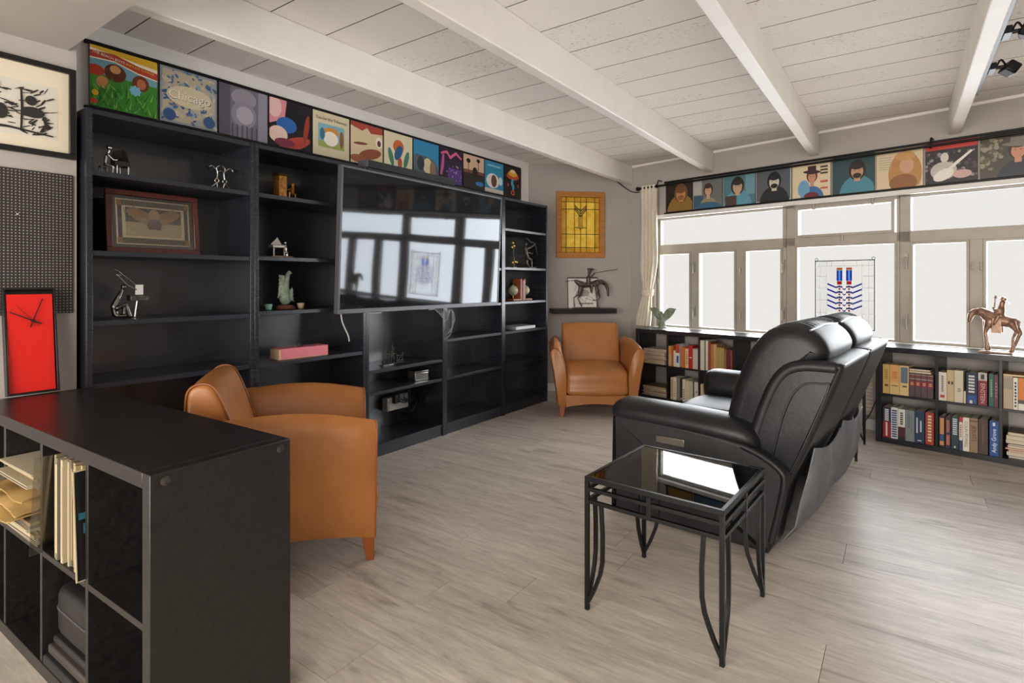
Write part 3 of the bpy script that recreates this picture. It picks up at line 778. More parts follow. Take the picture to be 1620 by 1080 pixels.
LP = 0.318
ART_L = [
 ('record sleeve with green foliage and a red banner, first above the bookcases', '#3f8a2e',
  [(rect(0, 0.55, 1, 1), '#6f9fae'), (rect(0, 0.86, 1, 1), '#e0b02a'), ([(0, 0.78), (0.35, 0.80), (0.7, 0.70), (1, 0.66), (1, 0.86), (0, 0.95)], '#efe3cf'), ([(0, 0.80), (0.35, 0.82), (0.7, 0.72), (1, 0.68), (1, 0.80), (0.7, 0.84), (0.35, 0.93), (0, 0.91)], '#b8402c'),
   (ell(0.36, 0.62, 0.16, 0.15), '#5d2c17'), (ell(0.74, 0.55, 0.13, 0.14), '#6e3318'), (ell(0.08, 0.60, 0.13, 0.09), '#b33a22'), (ell(0.18, 0.42, 0.09, 0.10), '#c98b52'), (ell(0.36, 0.68, 0.08, 0.07), '#c98f58'), (ell(0.75, 0.54, 0.07, 0.09), '#b96d47')]
  + blades(120, (0, -0.02, 1, 0.38), (0.1, 0.22), ['#2f7a2a', '#57a53a', '#86bf45', '#1f5e22', '#3d9136']) + [(ell(0.65, 0.40, 0.10, 0.04, 8, a), '#7ab7cf') for a in (0, 0.8, 1.6, 2.4)] + [(ell(0.07, 0.22, 0.05, 0.05, 8), '#e3b327'), (ell(0.05, 0.08, 0.06, 0.04), '#c3392a')]),
 ('beige record sleeve with blue scrollwork and a large cream name', '#8d9298',
  [(rect(0.04, 0.04, 0.96, 0.96), '#b7ab92')] + speck(150, (0.02, 0.02, 0.98, 0.98), (0.012, 0.035), ['#3a5b86', '#52719a', '#8fa0ad', '#c8bca2'], 2.0) + [(ell(0.5, 0.52, 0.40, 0.20), '#cdbf9f'), (ell(0.15, 0.14, 0.11, 0.11), '#38557f'), (ell(0.85, 0.14, 0.11, 0.11), '#38557f')]),
 ('grey violet record sleeve with pale round machine forms', '#6d6673',
  [(rect(0, 0, 0.22, 1), '#564f5e'), (rect(0.80, 0, 1, 1), '#8c8796'), (ell(0.5, 0.80, 0.26, 0.18), '#8f8894'), (ell(0.5, 0.46, 0.26, 0.27), '#85808c'), (ell(0.52, 0.46, 0.18, 0.18), '#a59fab'), (ell(0.5, 0.1, 0.12, 0.16), '#7b7583')] + [(rect(0.25 + 0.1 * k, 0.0, 0.28 + 0.1 * k, 0.25), '#4b4552') for k in range(6)]),
 ('dark record sleeve with pink and blue blurred figure and guitar', '#17131c',
  [([(0, 0.45), (0.35, 0.6), (0.4, 1), (0, 1)], '#d98a93'), (ell(0.12, 0.82, 0.16, 0.22), '#e3b9b6'), (ell(0.4, 0.48, 0.24, 0.17), '#2c62a8'), (ell(0.2, 0.25, 0.22, 0.18), '#e5c6b4'), (ell(0.6, 0.12, 0.40, 0.13, 18, 0.35), '#b34338'), (ell(0.88, 0.48, 0.06, 0.34, 18, -0.15), '#9a3b25'), (ell(0.36, 0.10, 0.24, 0.09), '#7f2f4a')]),
 ('cream record sleeve with a small coloured picture in the middle', '#d8cba9',
  [(rect(0.14, 0.20, 0.86, 0.74), '#7fb2bd'), (rect(0.14, 0.20, 0.86, 0.34), '#9aa85a'), (ell(0.5, 0.58, 0.20, 0.10), '#d28b34'), (ell(0.48, 0.42, 0.20, 0.17), '#efe7d6'), (ell(0.78, 0.45, 0.06, 0.2), '#8b5a2c'), (ell(0.25, 0.5, 0.07, 0.14), '#3d6f8a')]),
 ('tan record sleeve with red band on top and brown reclining shape', '#d9c49d',
  [([(0, 1), (1, 1), (1, 0.84), (0.62, 0.80), (0.5, 0.92), (0.35, 0.82), (0, 0.90)], '#a84335'), (ell(0.6, 0.28, 0.36, 0.13, 18, 0.25), '#8f4d34'), (ell(0.25, 0.12, 0.28, 0.10), '#9c5a3c'), (ell(0.88, 0.62, 0.11, 0.14), '#f0e7d8'), (ell(0.88, 0.60, 0.06, 0.08), '#5d3120'), (ell(0.3, 0.50, 0.22, 0.035, 14, 0.1), '#7a4430')]),
 ('cream record sleeve with an orange disc over blue and green forms', '#e0d3b2',
  [(ell(0.5, 0.66, 0.19, 0.18), '#d0652f'), (ell(0.5, 0.50, 0.12, 0.22, 18, -0.5), '#2b5b85'), (ell(0.24, 0.36, 0.08, 0.24, 18, 0.3), '#3f7d62'), (ell(0.78, 0.36, 0.08, 0.24, 18, -0.3), '#3f7d62'), (ell(0.55, 0.24, 0.08, 0.14), '#a94f34')]),
 ('sky blue record sleeve with dark rock and pale blurred shapes', '#2f87b3',
  [([(0, 0), (1, 0), (1, 0.3), (0.8, 0.55), (0.45, 0.6), (0.1, 0.62), (0, 0.55)], '#55616a'), (ell(0.55, 0.34, 0.18, 0.22), '#d8c99f'), (ell(0.28, 0.38, 0.14, 0.20), '#2c3238'), (ell(0.75, 0.28, 0.12, 0.22), '#8a6d58')]),
 ('dark purple record sleeve with bright pink scrawl and neon lights', '#2a1a33',
  [(stroke([(0.05, 0.82), (0.3, 0.9), (0.45, 0.75), (0.7, 0.92), (0.95, 0.78)], 0.10), '#d8608f'), (stroke([(0.15, 0.80), (0.12, 0.5), (0.05, 0.2)], 0.12), '#c05a9a'), (rect(0.35, 0.0, 0.95, 0.45), '#5a3a86')] + speck(40, (0.3, 0.05, 0.95, 0.55), (0.012, 0.03), ['#c77ad0', '#8f5fc0', '#e09ac0', '#3b2a6a'])),
 ('record sleeve with dark palm silhouettes against a pale pink sky', '#2a221d',
  [(rect(0, 0.5, 1, 1), '#d7b49b'), (rect(0, 0.45, 1, 0.55), '#7c4634'), (rect(0.22, 0.4, 0.25, 0.8), '#1d1714'), (ell(0.235, 0.82, 0.10, 0.07), '#1d1714'), (rect(0.70, 0.4, 0.73, 0.88), '#1d1714'), (ell(0.715, 0.88, 0.09, 0.06), '#1d1714'), (ell(0.55, 0.52, 0.12, 0.14), '#1d1714'), (ell(0.78, 0.17, 0.20, 0.07), '#3a7fbd')]),
 ('bright blue record sleeve with a white patch around a brown figure', '#2e8fb8',
  [(ell(0.42, 0.38, 0.34, 0.24), '#e9e7e0'), (ell(0.48, 0.38, 0.15, 0.20), '#6a4a36'), (rect(0, 0, 1, 0.12), '#d9d2c2'), (rect(0.15, 0.84, 0.85, 0.89), '#8cc3d6'), (ell(0.84, 0.42, 0.1, 0.14), '#d5e4ea')]),
 ('black record sleeve with an orange and yellow disc and blue beam', '#17161c',
  [(ell(0.5, 0.70, 0.36, 0.13), '#c3502c'), (ell(0.5, 0.78, 0.26, 0.10), '#dfa944'), (ell(0.5, 0.86, 0.15, 0.06), '#e8d29a'), (stroke([(0.5, 0.60), (0.45, 0.45), (0.54, 0.34), (0.5, 0.24)], 0.16), '#3aa0c4'), (ell(0.5, 0.14, 0.11, 0.09), '#d4622c'), (ell(0.5, 0.14, 0.06, 0.05), '#17161c'), (ell(0.22, 0.38, 0.05, 0.06), '#a8493a'), (ell(0.8, 0.40, 0.05, 0.06), '#a8493a')]),
]
ART_R = [
 ('dark brown record sleeve with a lit bearded face, nearest the curtain', '#2a221c', sitter('#b5814e', '#6e4a25', '#8c6a33', 0.58, 1.45, '#8a5c30')),
 ('grey green record sleeve with a seated figure in blue jeans', '#6a6f6a', [(rect(0, 0.45, 0.3, 1), '#a9aaa2'), (rect(0, 0.0, 0.35, 0.42), '#3a5666')] + sitter('#c29a7c', '#3a2c22', '#8f8766', 0.52, 0.95) + [(ell(0.5, 0.03, 0.46, 0.17), '#3f6480')]),
 ('record sleeve with a dark haired sitter in a light blue shirt', '#4c7480', [(rect(0.7, 0.3, 1, 1), '#6b93a0')] + sitter('#b99a80', '#2a211c', '#5b93a6', 0.45, 1.25) + [(rect(0.05, 0.0, 0.42, 0.30), '#4a3b33')]),
 ('grey record sleeve with a pale face and black hair', '#565a62', [(rect(0, 0, 1, 0.02), '#d9d7cf'), (rect(0.98, 0, 1, 1), '#d9d7cf')] + sitter('#c9c1b2', '#17171a', '#202126', 0.52, 1.2, '#1d1c1c')),
 ('cream record sleeve with a walking figure in blue and a dark hat', '#d9c7a6', sitter('#c08a70', '#5f2a22', '#3f6a9c', 0.52, 0.85, None, '#3a1f22') + [(ell(0.3, 0.25, 0.16, 0.25), '#6f9bbd'), (ell(0.5, 0.02, 0.2, 0.12), '#6e2730')] + [(rect(0.74, 0.62 + 0.09 * k, 0.93, 0.67 + 0.09 * k), '#3c342e') for k in range(3)] + [(rect(0.74, 0.38, 0.93, 0.44), '#b9594a'), (rect(0.74, 0.2, 0.93, 0.25), '#b9594a')]),
 ('dark teal record sleeve with a moustached sitter in a blue shirt', '#2e474d', sitter('#bd8f72', '#231b18', '#4a8496', 0.60, 1.2, '#2a1f1a')),
 ('cream record sleeve with long golden hair in a hazy glow', '#d3c0a0', [(ell(0.62, 0.35, 0.36, 0.56), '#b5824a'), (ell(0.66, 0.55, 0.15, 0.20), '#c99a7c'), (ell(0.58, 0.12, 0.30, 0.22), '#8f5d33'), (ell(0.62, 0.80, 0.22, 0.12), '#c4935a')] + [(rect(0.06, 0.5 + 0.06 * k, 0.34, 0.52 + 0.06 * k), '#b0a084') for k in range(6)]),
 ('black and white record sleeve with a guitarist under a red stripe', '#2b2326', speck(70, (0, 0.1, 1, 0.75), (0.02, 0.05), ['#4a4143', '#6d6566', '#3a3032', '#8d8686']) + [(rect(0, 0.82, 1, 1), '#bf3a35'), (ell(0.38, 0.62, 0.08, 0.12), '#cfc6c0'), (ell(0.36, 0.30, 0.26, 0.22), '#bdb6ae'), (ell(0.36, 0.20, 0.22, 0.13, 18, 0.5), '#e4ddd4'), (stroke([(0.4, 0.25), (0.6, 0.45), (0.9, 0.72)], 0.07), '#e4ddd4'), (ell(0.72, 0.18, 0.18, 0.10), '#c9a4a0')]),
 ('olive record sleeve with a figure in a wide grey hat', '#4a4438', speck(40, (0, 0.2, 0.4, 1), (0.02, 0.07), ['#7d765e', '#5d5a47', '#938b76']) + sitter('#c48a6c', '#3a2a22', '#2c2f38', 0.66, 1.0, None, '#7b746c')),
]
def cover(i, art, loc, rz, group):
    lab, bg, shp = art
    o = thing('record_sleeve', lab, 'record sleeve', loc, rz, group)
    MB().box(0.006, 0.006 + LP, 0, 0.012, 0, LP).build('sleeve', flat('#1b1a1a', 0.5), o)
    printed(o, LP - 0.002, LP - 0.002, bg, shp, -0.0006, 0.007, 0.001, rough=0.35)
    return o
XA = XL + 0.026
for i, a in enumerate(ART_L):
    o = cover(i, a, (XA, 1.047 + 0.330 * i, 2.157), R(90), 'record sleeves above the bookcases')
    if i == 0:
        for tx, sz, cc_, x_, z_ in (('THE BEACH BOYS', 0.0185, '#f3e6cf', 0.088, 0.272), ('ENDLESS SUMMER', 0.0175, '#e8c23a', 0.236, 0.2505)):
            l = lettering(o, tx, sz, cc_); l.location = (x_, -0.0075, z_); l.rotation_euler = (0, R(8), 0)
    if i == 1: lettering(o, 'Chicago', 0.075, '#3f5570', 0.167, 0.162, -0.0078, name='lettering'); lettering(o, 'Chicago', 0.073, '#e9dcbc', 0.165, 0.165, -0.0082, name='lettering')
    if i == 4: lettering(o, 'Tea for the Tillerman', 0.031, '#4b4436', 0.165, 0.27, -0.004)
for i, a in enumerate(ART_R):
    cover(i, a, W(-2.077 + 0.332 * i, WALL - 0.014, 2.006), WR, 'record sleeves above the windows')
def rail(label, ln, zs, loc, rz):
    o = thing('sleeve_rail', label, 'rail', loc, rz)
    for z0, z1 in zs: MB().box(-0.012, ln, -0.006, 0.014, z0, z1).build('rail_strip', M['black_metal'], o, bevel=0.001)
    return o
rail('thin black rail holding the record sleeves above the bookcases', 12 * 0.33, [(2.143, 2.1545), (2.478, 2.497)], (XA - 0.012, 1.047, 0), R(90))
rail('thin black rail holding the record sleeves above the windows', 9 * 0.332 + 0.3, [(1.990, 2.0035), (2.326, 2.345)], W(-2.077, WALL - 0.015, 0), WR)

# ------------------------------------------------------------------ curtain and rod
rod = thing('curtain_rod', 'black curtain rod with knob running above the windows', 'curtain rod', W(0, 0.26, 2.292), WR)
MB().tube([(-2.35, 0, 0), (2.3, 0, 0)], 0.011, 10).build('pole', M['black_metal'], rod, smooth=60)
f = MB(); f.sphere((-2.375, 0, 0), (0.026, 0.024, 0.024), 12, 8); f.build('finial', M['black_metal'], rod, smooth=80)
for s in (-2.13, 0.3, 2.2):
    MB().tube([(s, 0, 0.001), (s, 0.03, 0.066), (s, WALL - 0.261, 0.066)], 0.007, 8).build('bracket', M['black_metal'], rod, smooth=60)
    MB().tube([(s - 0.006, 0, 0), (s + 0.006, 0, 0)], 0.02, 10).build('ring', M['black_metal'], rod, smooth=60)
cu = thing('curtain', 'cream curtain tied back at the left end of the windows', 'curtain', W(0, 0.25, 0), WR)
rings = []; nz = 26
for k in range(nz + 1):
    z = 2.315 - (2.315 - 0.752) * k / nz
    tie = math.exp(-((z - 1.13) / 0.20) ** 2)
    cen = -2.232 + 0.0 * k - 0.085 * max(0, (1.5 - z) / 0.75) + 0.02 * tie
    half = 0.105 * (1 - 0.45 * tie) * (1.0 if z > 1.13 else 0.95)
    ring = []
    m = 40
    for j in range(m + 1):
        t = j / m
        yy = 0.030 * (1 - 0.4 * tie) * math.sin(t * math.pi * 9 + 0.6 * math.sin(k * 0.25)) 
        ring.append((cen + half * (2 * t - 1), yy + 0.01, z))
    ring += [(x, y + 0.006, z) for x, y, z in reversed(ring)]
    rings.append(ring)
MB().loft(rings).build('cloth', M['curtain'], cu, smooth=75)
tb = MB()
tb.loft([[(-2.252 + math.cos(q) * (0.075 + 0.004 * math.sin(a)), 0.013 + math.sin(q) * 0.05, 1.125 + 0.035 * math.sin(a)) for q in [2 * math.pi * j / 20 for j in range(20)]] for a in (-1.5, -0.8, 0, 0.8, 1.5)], cap=False)
tb.build('tieback', M['cream'], cu, smooth=70)

# ------------------------------------------------------------------ entry wall: framed print, pegboard, clock
fr = thing('framed_print', 'black framed black and white brush print on the entry wall', 'picture', (0.212, 0.40, 1.795), R(90))
FW, FH = 0.492, 0.408
q = MB(); q.box(0, FW, -0.022, 0, 0, 0.024); q.box(0, FW, -0.022, 0, FH - 0.024, FH); q.box(0, 0.024, -0.022, 0, 0.024, FH - 0.024); q.box(FW - 0.024, FW, -0.022, 0, 0.024, FH - 0.024)
q.build('frame', flat('#171516', 0.35), fr, bevel=0.002)
printed(fr, FW - 0.04, FH - 0.04, '#d9cdb6', [], -0.006, 0.02, 0.02, 'mat')
sh = []
for _ in range(120):
    x, y = rs.uniform(0.03, 0.90), rs.uniform(0.04, 0.90); a = rs.uniform(-0.6, 0.6) + (0.8 if x > 0.7 else 0); l = rs.uniform(0.05, 0.13)
    sh.append((stroke([(x, y), (x + l * 0.5 * math.cos(a), y + l * 0.5 * math.sin(a)), (x + l * math.cos(a), y + l * math.sin(a))], rs.uniform(0.012, 0.03)), '#2a2725'))
sh += [(ell(0.36, 0.84, 0.05, 0.06), '#2a2725'), (ell(0.74, 0.45, 0.12, 0.10), '#2a2725'), (stroke([(0.62, 0.85), (0.63, 0.5), (0.62, 0.1)], 0.03), '#2a2725'), (ell(0.42, 0.38, 0.07, 0.14), '#2a2725'), (stroke([(0.85, 0.4), (0.88, 0.25), (0.82, 0.1)], 0.05), '#2a2725'), (stroke([(0.1, 0.08), (0.5, 0.12), (0.95, 0.06)], 0.04), '#2a2725'), (ell(0.72, 0.66, 0.06, 0.09), '#2a2725')]
printed(fr, 0.33, 0.235, '#cfc8ba', sh, -0.0065, 0.098, 0.075, 'print')
def peg_mat():
    m = bpy.data.materials.new('perforated_panel'); m.use_nodes = True; nt = m.node_tree; b = nt.nodes['Principled BSDF']
    tc = N(nt, 'ShaderNodeTexCoord'); vm = N(nt, 'ShaderNodeVectorMath', operation='SCALE'); vm.inputs['Scale'].default_value = 1 / 0.0127
    fr_ = N(nt, 'ShaderNodeVectorMath', operation='FRACTION'); sb_ = N(nt, 'ShaderNodeVectorMath', operation='SUBTRACT'); sb_.inputs[1].default_value = (0.5, 0.0, 0.5)
    mv = N(nt, 'ShaderNodeVectorMath', operation='MULTIPLY'); mv.inputs[1].default_value = (1, 0, 1)
    ln = N(nt, 'ShaderNodeVectorMath', operation='LENGTH'); ls = N(nt, 'ShaderNodeMath', operation='LESS_THAN'); ls.inputs[1].default_value = 0.2
    nt.links.new(tc.outputs['Object'], vm.inputs[0]); nt.links.new(vm.outputs[0], fr_.inputs[0]); nt.links.new(fr_.outputs[0], sb_.inputs[0]); nt.links.new(sb_.outputs[0], mv.inputs[0]); nt.links.new(mv.outputs[0], ln.inputs[0]); nt.links.new(ln.outputs['Value'], ls.inputs[0])
    mx = N(nt, 'ShaderNodeMix', data_type='RGBA'); mx.inputs[6].default_value = lin('#2b2827'); mx.inputs[7].default_value = lin('#a39c92')
    nt.links.new(ls.outputs[0], mx.inputs[0]); nt.links.new(mx.outputs[2], b.inputs['Base Color']); b.inputs['Roughness'].default_value = 0.4
    return m
pg = thing('pegboard', 'dark perforated pegboard panel on the entry wall above the red clock', 'pegboard', (0.212, 0.40, 1.10), R(90))
MB().box(0, 0.485, -0.006, 0, 0, 0.625).build('panel', peg_mat(), pg)
pk = MB(); pk.sphere((0.29, -0.012, 0.43), (0.006, 0.008, 0.006), 10, 6); pk.build('hook', M['steel'], pg, smooth=60)
ck = thing('wall_clock', 'tall red rectangular clock in a black tray leaning on the entry wall', 'clock', (0.325, 0.632, 0.7715), rot=(R(-9), 0, R(90)))
cw_, ch_ = 0.172, 0.445
q = MB(); q.box(0, cw_, 0.010, 0.016, 0, ch_)
for a in ((0, 0.007, 0, ch_), (cw_ - 0.007, cw_, 0, ch_), (0.007, cw_ - 0.007, 0, 0.007), (0.007, cw_ - 0.007, ch_ - 0.007, ch_)): q.box(a[0], a[1], -0.02, 0.010, a[2], a[3])
q.build('tray', flat('#121113', 0.3), ck, bevel=0.001)
q = MB(); q.loft([[(0.010, 0.002, 0.010), (cw_ - 0.010, 0.002, 0.010), (cw_ - 0.010, 0.006, 0.010), (0.010, 0.006, 0.010)], [(0.010, -0.022, 0.418), (cw_ - 0.012, -0.022, 0.418), (cw_ - 0.012, -0.018, 0.418), (0.010, -0.018, 0.418)]])
q.build('dial', flat('#d3231b', 0.22), ck)
def hand(a, l, wd, back=0.03):
    cx, cz = 0.092, 0.305
    yy = -0.020
    h = MB(); d = (math.sin(a), math.cos(a)); p = (d[1], -d[0])
    def P_(u, v): return (cx + d[0] * u + p[0] * v, yy - 0.004 - 0.05 * 0, cz + d[1] * u + p[1] * v)
    h.loft([[P_(-back, wd), P_(l, wd * 0.6), P_(l, -wd * 0.6), P_(-back, -wd)], [(x, y + 0.0015, z) for x, y, z in (P_(-back, wd), P_(l, wd * 0.6), P_(l, -wd * 0.6), P_(-back, -wd))]])
    h.build('hand', M['black_plastic'], ck)
hand(R(20), 0.10, 0.0022); hand(R(-62), 0.085, 0.0028); hand(R(-38), 0.085, 0.0008)
MB().tube([(0.092, -0.027, 0.305), (0.092, -0.014, 0.305)], 0.006, 10).build('hub', M['black_plastic'], ck)

# ------------------------------------------------------------------ corner wall: stained glass, floating shelf
sg = thing('stained_glass', 'amber stained glass panel in a wooden frame on the corner wall', 'stained glass', D(0.318, 0.004, 1.518), DA)
gw, gh, fb = 0.572, 0.755, 0.062
q = MB(); q.box(0, gw, -0.03, 0, 0, fb); q.box(0, gw, -0.03, 0, gh - fb, gh); q.box(0, fb, -0.03, 0, fb, gh - fb); q.box(gw - fb, gw, -0.03, 0, fb, gh - fb)
q.build('frame', M['pine'], sg, bevel=0.004)
M['amber'] = noisy('amber_glass', '#ecb822', '#fbd555', 0.18, nscale=14, spec=0.6)
M['amber_dark'] = noisy('dark_amber_glass', '#c48f1a', '#dcaa30', 0.2, nscale=14)
xs = [fb, fb + 0.055, 0.215, 0.286, 0.357, gw - fb - 0.055, gw - fb]
zs = [fb, fb + 0.055, 0.27, 0.555, gh - fb - 0.055, gh - fb]
for i in range(6):
    for j in range(5):
        a, b, c, d = xs[i] + 0.003, xs[i + 1] - 0.003, zs[j] + 0.003, zs[j + 1] - 0.003
        edge = i in (0, 5) or j in (0, 4)
        MB().box(a, b, -0.013, -0.008, c, d).build('pane', M['amber_dark' if edge else 'amber'], sg)
lead = flat('#2b2620', 0.45, 0.5)
def bar(pts, wd, parent, y=-0.016, mat=None, name='came'):
    P_ = [(x, z) for x, z in pts]
    mb = MB()
    for (x0, z0), (x1, z1) in zip(P_, P_[1:]):
        dx, dz = x1 - x0, z1 - z0; l = math.hypot(dx, dz); nx, nz_ = -dz / l * wd / 2, dx / l * wd / 2
        r0 = [(x0 + nx, y, z0 + nz_), (x0 - nx, y, z0 - nz_), (x0 - nx, y + 0.006, z0 - nz_), (x0 + nx, y + 0.006, z0 + nz_)]
        mb.loft([r0, [(x + dx, yy, z + dz) for x, yy, z in r0]])
    return mb.build(name, mat or lead, parent)
for x in xs: bar([(x, fb), (x, gh - fb)], 0.0065, sg)
for z in zs: bar([(fb, z), (gw - fb, z)], 0.0065, sg, -0.0165)
cxm = 0.286
for k in range(3):
    bar([(cxm - 0.07, 0.60 - 0.022 * k), (cxm, 0.53 - 0.03 * k), (cxm + 0.07, 0.60 - 0.022 * k)], 0.009, sg, -0.018)
bar([(cxm - 0.018, 0.50), (cxm - 0.018, 0.34)], 0.006, sg, -0.018); bar([(cxm + 0.018, 0.50), (cxm + 0.018, 0.34)], 0.006, sg, -0.018)
bar([(cxm - 0.07, 0.345), (cxm - 0.02, 0.345), (cxm, 0.325), (cxm + 0.02, 0.345), (cxm + 0.07, 0.345)], 0.007, sg, -0.018)
fs = MB(); fs.box(0, 0.725, -0.22, -0.001, 0, 0.055)
tag(fs.build('floating_shelf', flat('#1a1a1c', 0.35), loc=D(0.242, 0.0, 0.888), rz=DA, bevel=0.003), 'short black floating shelf on the corner wall carrying a horse sculpture', 'shelf')

# ------------------------------------------------------------------ hanging blue stained glass in the window
hg = thing('glass_hanging', 'clear leaded glass panel with blue chevrons hanging in the middle window', 'stained glass', W(-0.551, WALL - 0.012, 0.83), WR)
hw, hh = 0.464, 0.60
q = MB(); e = 0.008
q.box(0, hw, -0.006, 0.006, 0, e); q.box(0, hw, -0.006, 0.006, hh - e, hh); q.box(0, e, -0.006, 0.006, e, hh - e); q.box(hw - e, hw, -0.006, 0.006, e, hh - e)
q.build('frame', M['black_metal'], hg)
def stained(name, h):
    m = bpy.data.materials.new(name); m.use_nodes = True; nt = m.node_tree; nt.nodes.clear()
    o = N(nt, 'ShaderNodeOutputMaterial'); mx = N(nt, 'ShaderNodeMixShader'); mx.inputs[0].default_value = 0.04
    t = N(nt, 'ShaderNodeBsdfTransparent'); t.inputs[0].default_value = lin(h); g = N(nt, 'ShaderNodeBsdfGlossy', Roughness=0.1)
    nt.links.new(t.outputs[0], mx.inputs[1]); nt.links.new(g.outputs[0], mx.inputs[2]); nt.links.new(mx.outputs[0], o.inputs[0]); return m
M['sblue'] = stained('blue_glass', '#1c50c8'); M['slight'] = stained('pale_blue_glass', '#8fd0ff'); M['sgold'] = stained('gold_glass', '#d79a20'); M['sred'] = stained('red_glass', '#d23a24'); M['sclear'] = stained('clear_glass', '#fdfdfc'); M['snavy'] = stained('navy_glass', '#0c1a55')
MB().box(e, hw - e, 0.002, 0.0035, e, hh - e).build('clear_glass', M['sclear'], hg)
def gl(pts, mat): 
    mb = MB(); mb.loft([[(x, -0.003, z) for x, z in pts], [(x, 0.0, z) for x, z in pts]]); mb.build('glass_piece', M[mat], hg)
cx = hw / 2
for sx in (-1, 1):
    c0 = cx + sx * 0.037
    gl(rect(c0 - 0.022, 0.515, c0 + 0.022, 0.535), 'sgold')
    for d in (-1, 1): gl(rect(c0 + d * 0.0145 - 0.0075, 0.42, c0 + d * 0.0145 + 0.0075, 0.513), 'sblue')
    gl(rect(c0 - 0.0065, 0.42, c0 + 0.0065, 0.513), 'slight')
    gl(rect(c0 - 0.019, 0.388, c0 + 0.019, 0.418), 'sred')
    for k in range(5):
        z = 0.372 - 0.047 * k
        xo, xi = cx + sx * 0.134, cx + sx * 0.06
        gl([(xo, z + 0.03), (xi, z - 0.004), (xi, z - 0.018), (xo, z + 0.016)], 'sblue')
        gl([(cx + sx * 0.012, z - 0.012), (cx + sx * 0.0005, z - 0.022), (cx + sx * 0.0005, z - 0.032), (cx + sx * 0.012, z - 0.024)], 'sblue')
        for d in (-1, 1): gl(rect(c0 + d * 0.016 - 0.006, z - 0.012, c0 + d * 0.016 + 0.006, z + 0.004), 'snavy')
        gl(rect(c0 - 0.007, z - 0.03, c0 + 0.007, z - 0.014), 'sred')
        gl(rect(c0 - 0.008, z - 0.010, c0 + 0.008, z + 0.008), 'sblue')
for x in (0.045, 0.095, hw - 0.095, hw - 0.045): bar([(x, 0.01), (x, hh - 0.01)], 0.002, hg, -0.004, flat('#4a4640', 0.5))
for z in (0.14, 0.25, 0.36, 0.46, 0.55):
    bar([(0.01, z), (0.095, z)], 0.002, hg, -0.004, flat('#4a4640', 0.5)); bar([(hw - 0.095, z), (hw - 0.01, z)], 0.002, hg, -0.004, flat('#4a4640', 0.5))
bar([(0.095, 0.55), (hw - 0.095, 0.55)], 0.002, hg, -0.004, flat('#4a4640', 0.5))
for x in (0.135, cx, hw - 0.135): bar([(x, 0.55), (x, hh - 0.01)], 0.002, hg, -0.004, flat('#4a4640', 0.5))
for x in (0.012, hw - 0.012): MB().tube([(x + 0.012 * math.cos(q), -0.002, hh + 0.010 + 0.012 * math.sin(q)) for q in [2 * math.pi * k / 12 for k in range(12)]], 0.0025, 6, closed=True).build('hanging_ring', M['black_metal'], hg)

# ------------------------------------------------------------------ track spotlights on the right beam
tk = thing('track_rail', 'black lighting track fixed along the side of the right ceiling beam', 'track', (BX[3] + BWID + 0.001, 0, 0), 0)
MB().box(0, 0.02, 2.0, 4.45, BZ + 0.02, BZ + 0.055).build('rail', M['black_metal'], tk, bevel=0.002)
def spot(label, y, aim):
    s = thing('track_spotlight', label, 'spotlight', (BX[3] + BWID + 0.022, y, BZ + 0.035), 0, 'track spotlights')
    MB().box(0, 0.03, -0.05, 0.05, -0.018, 0.018).build('adapter', M['black_metal'], s, bevel=0.002)
    MB().tube([(0.03, 0, 0), (0.07, 0, 0.0)], 0.010, 8).build('arm', M['black_metal'], s)
    MB().tube(catmull([(0.035, 0, 0.01), (0.052, 0, 0.04), (0.07, 0, 0.01)], 4, False), 0.005, 6).build('loop', M['black_metal'], s)
    h = MB(); h.box(-0.005, 0.055, -0.04, 0.04, -0.03, 0.03)
    ho = h.build('head', M['black_metal'], s, loc=(0.07, 0, 0), rot=aim, bevel=0.008)
    MB().box(0.0552, 0.058, -0.033, 0.033, -0.023, 0.023).build('lens', flat('#c8c6c2', 0.2), ho)
spot('black track spotlight farther along the right ceiling beam, fully in view', 3.98, (0, R(35), R(20)))
spot('black track spotlight nearer on the right ceiling beam, cut by the frame', 3.45, (0, R(30), R(-10)))

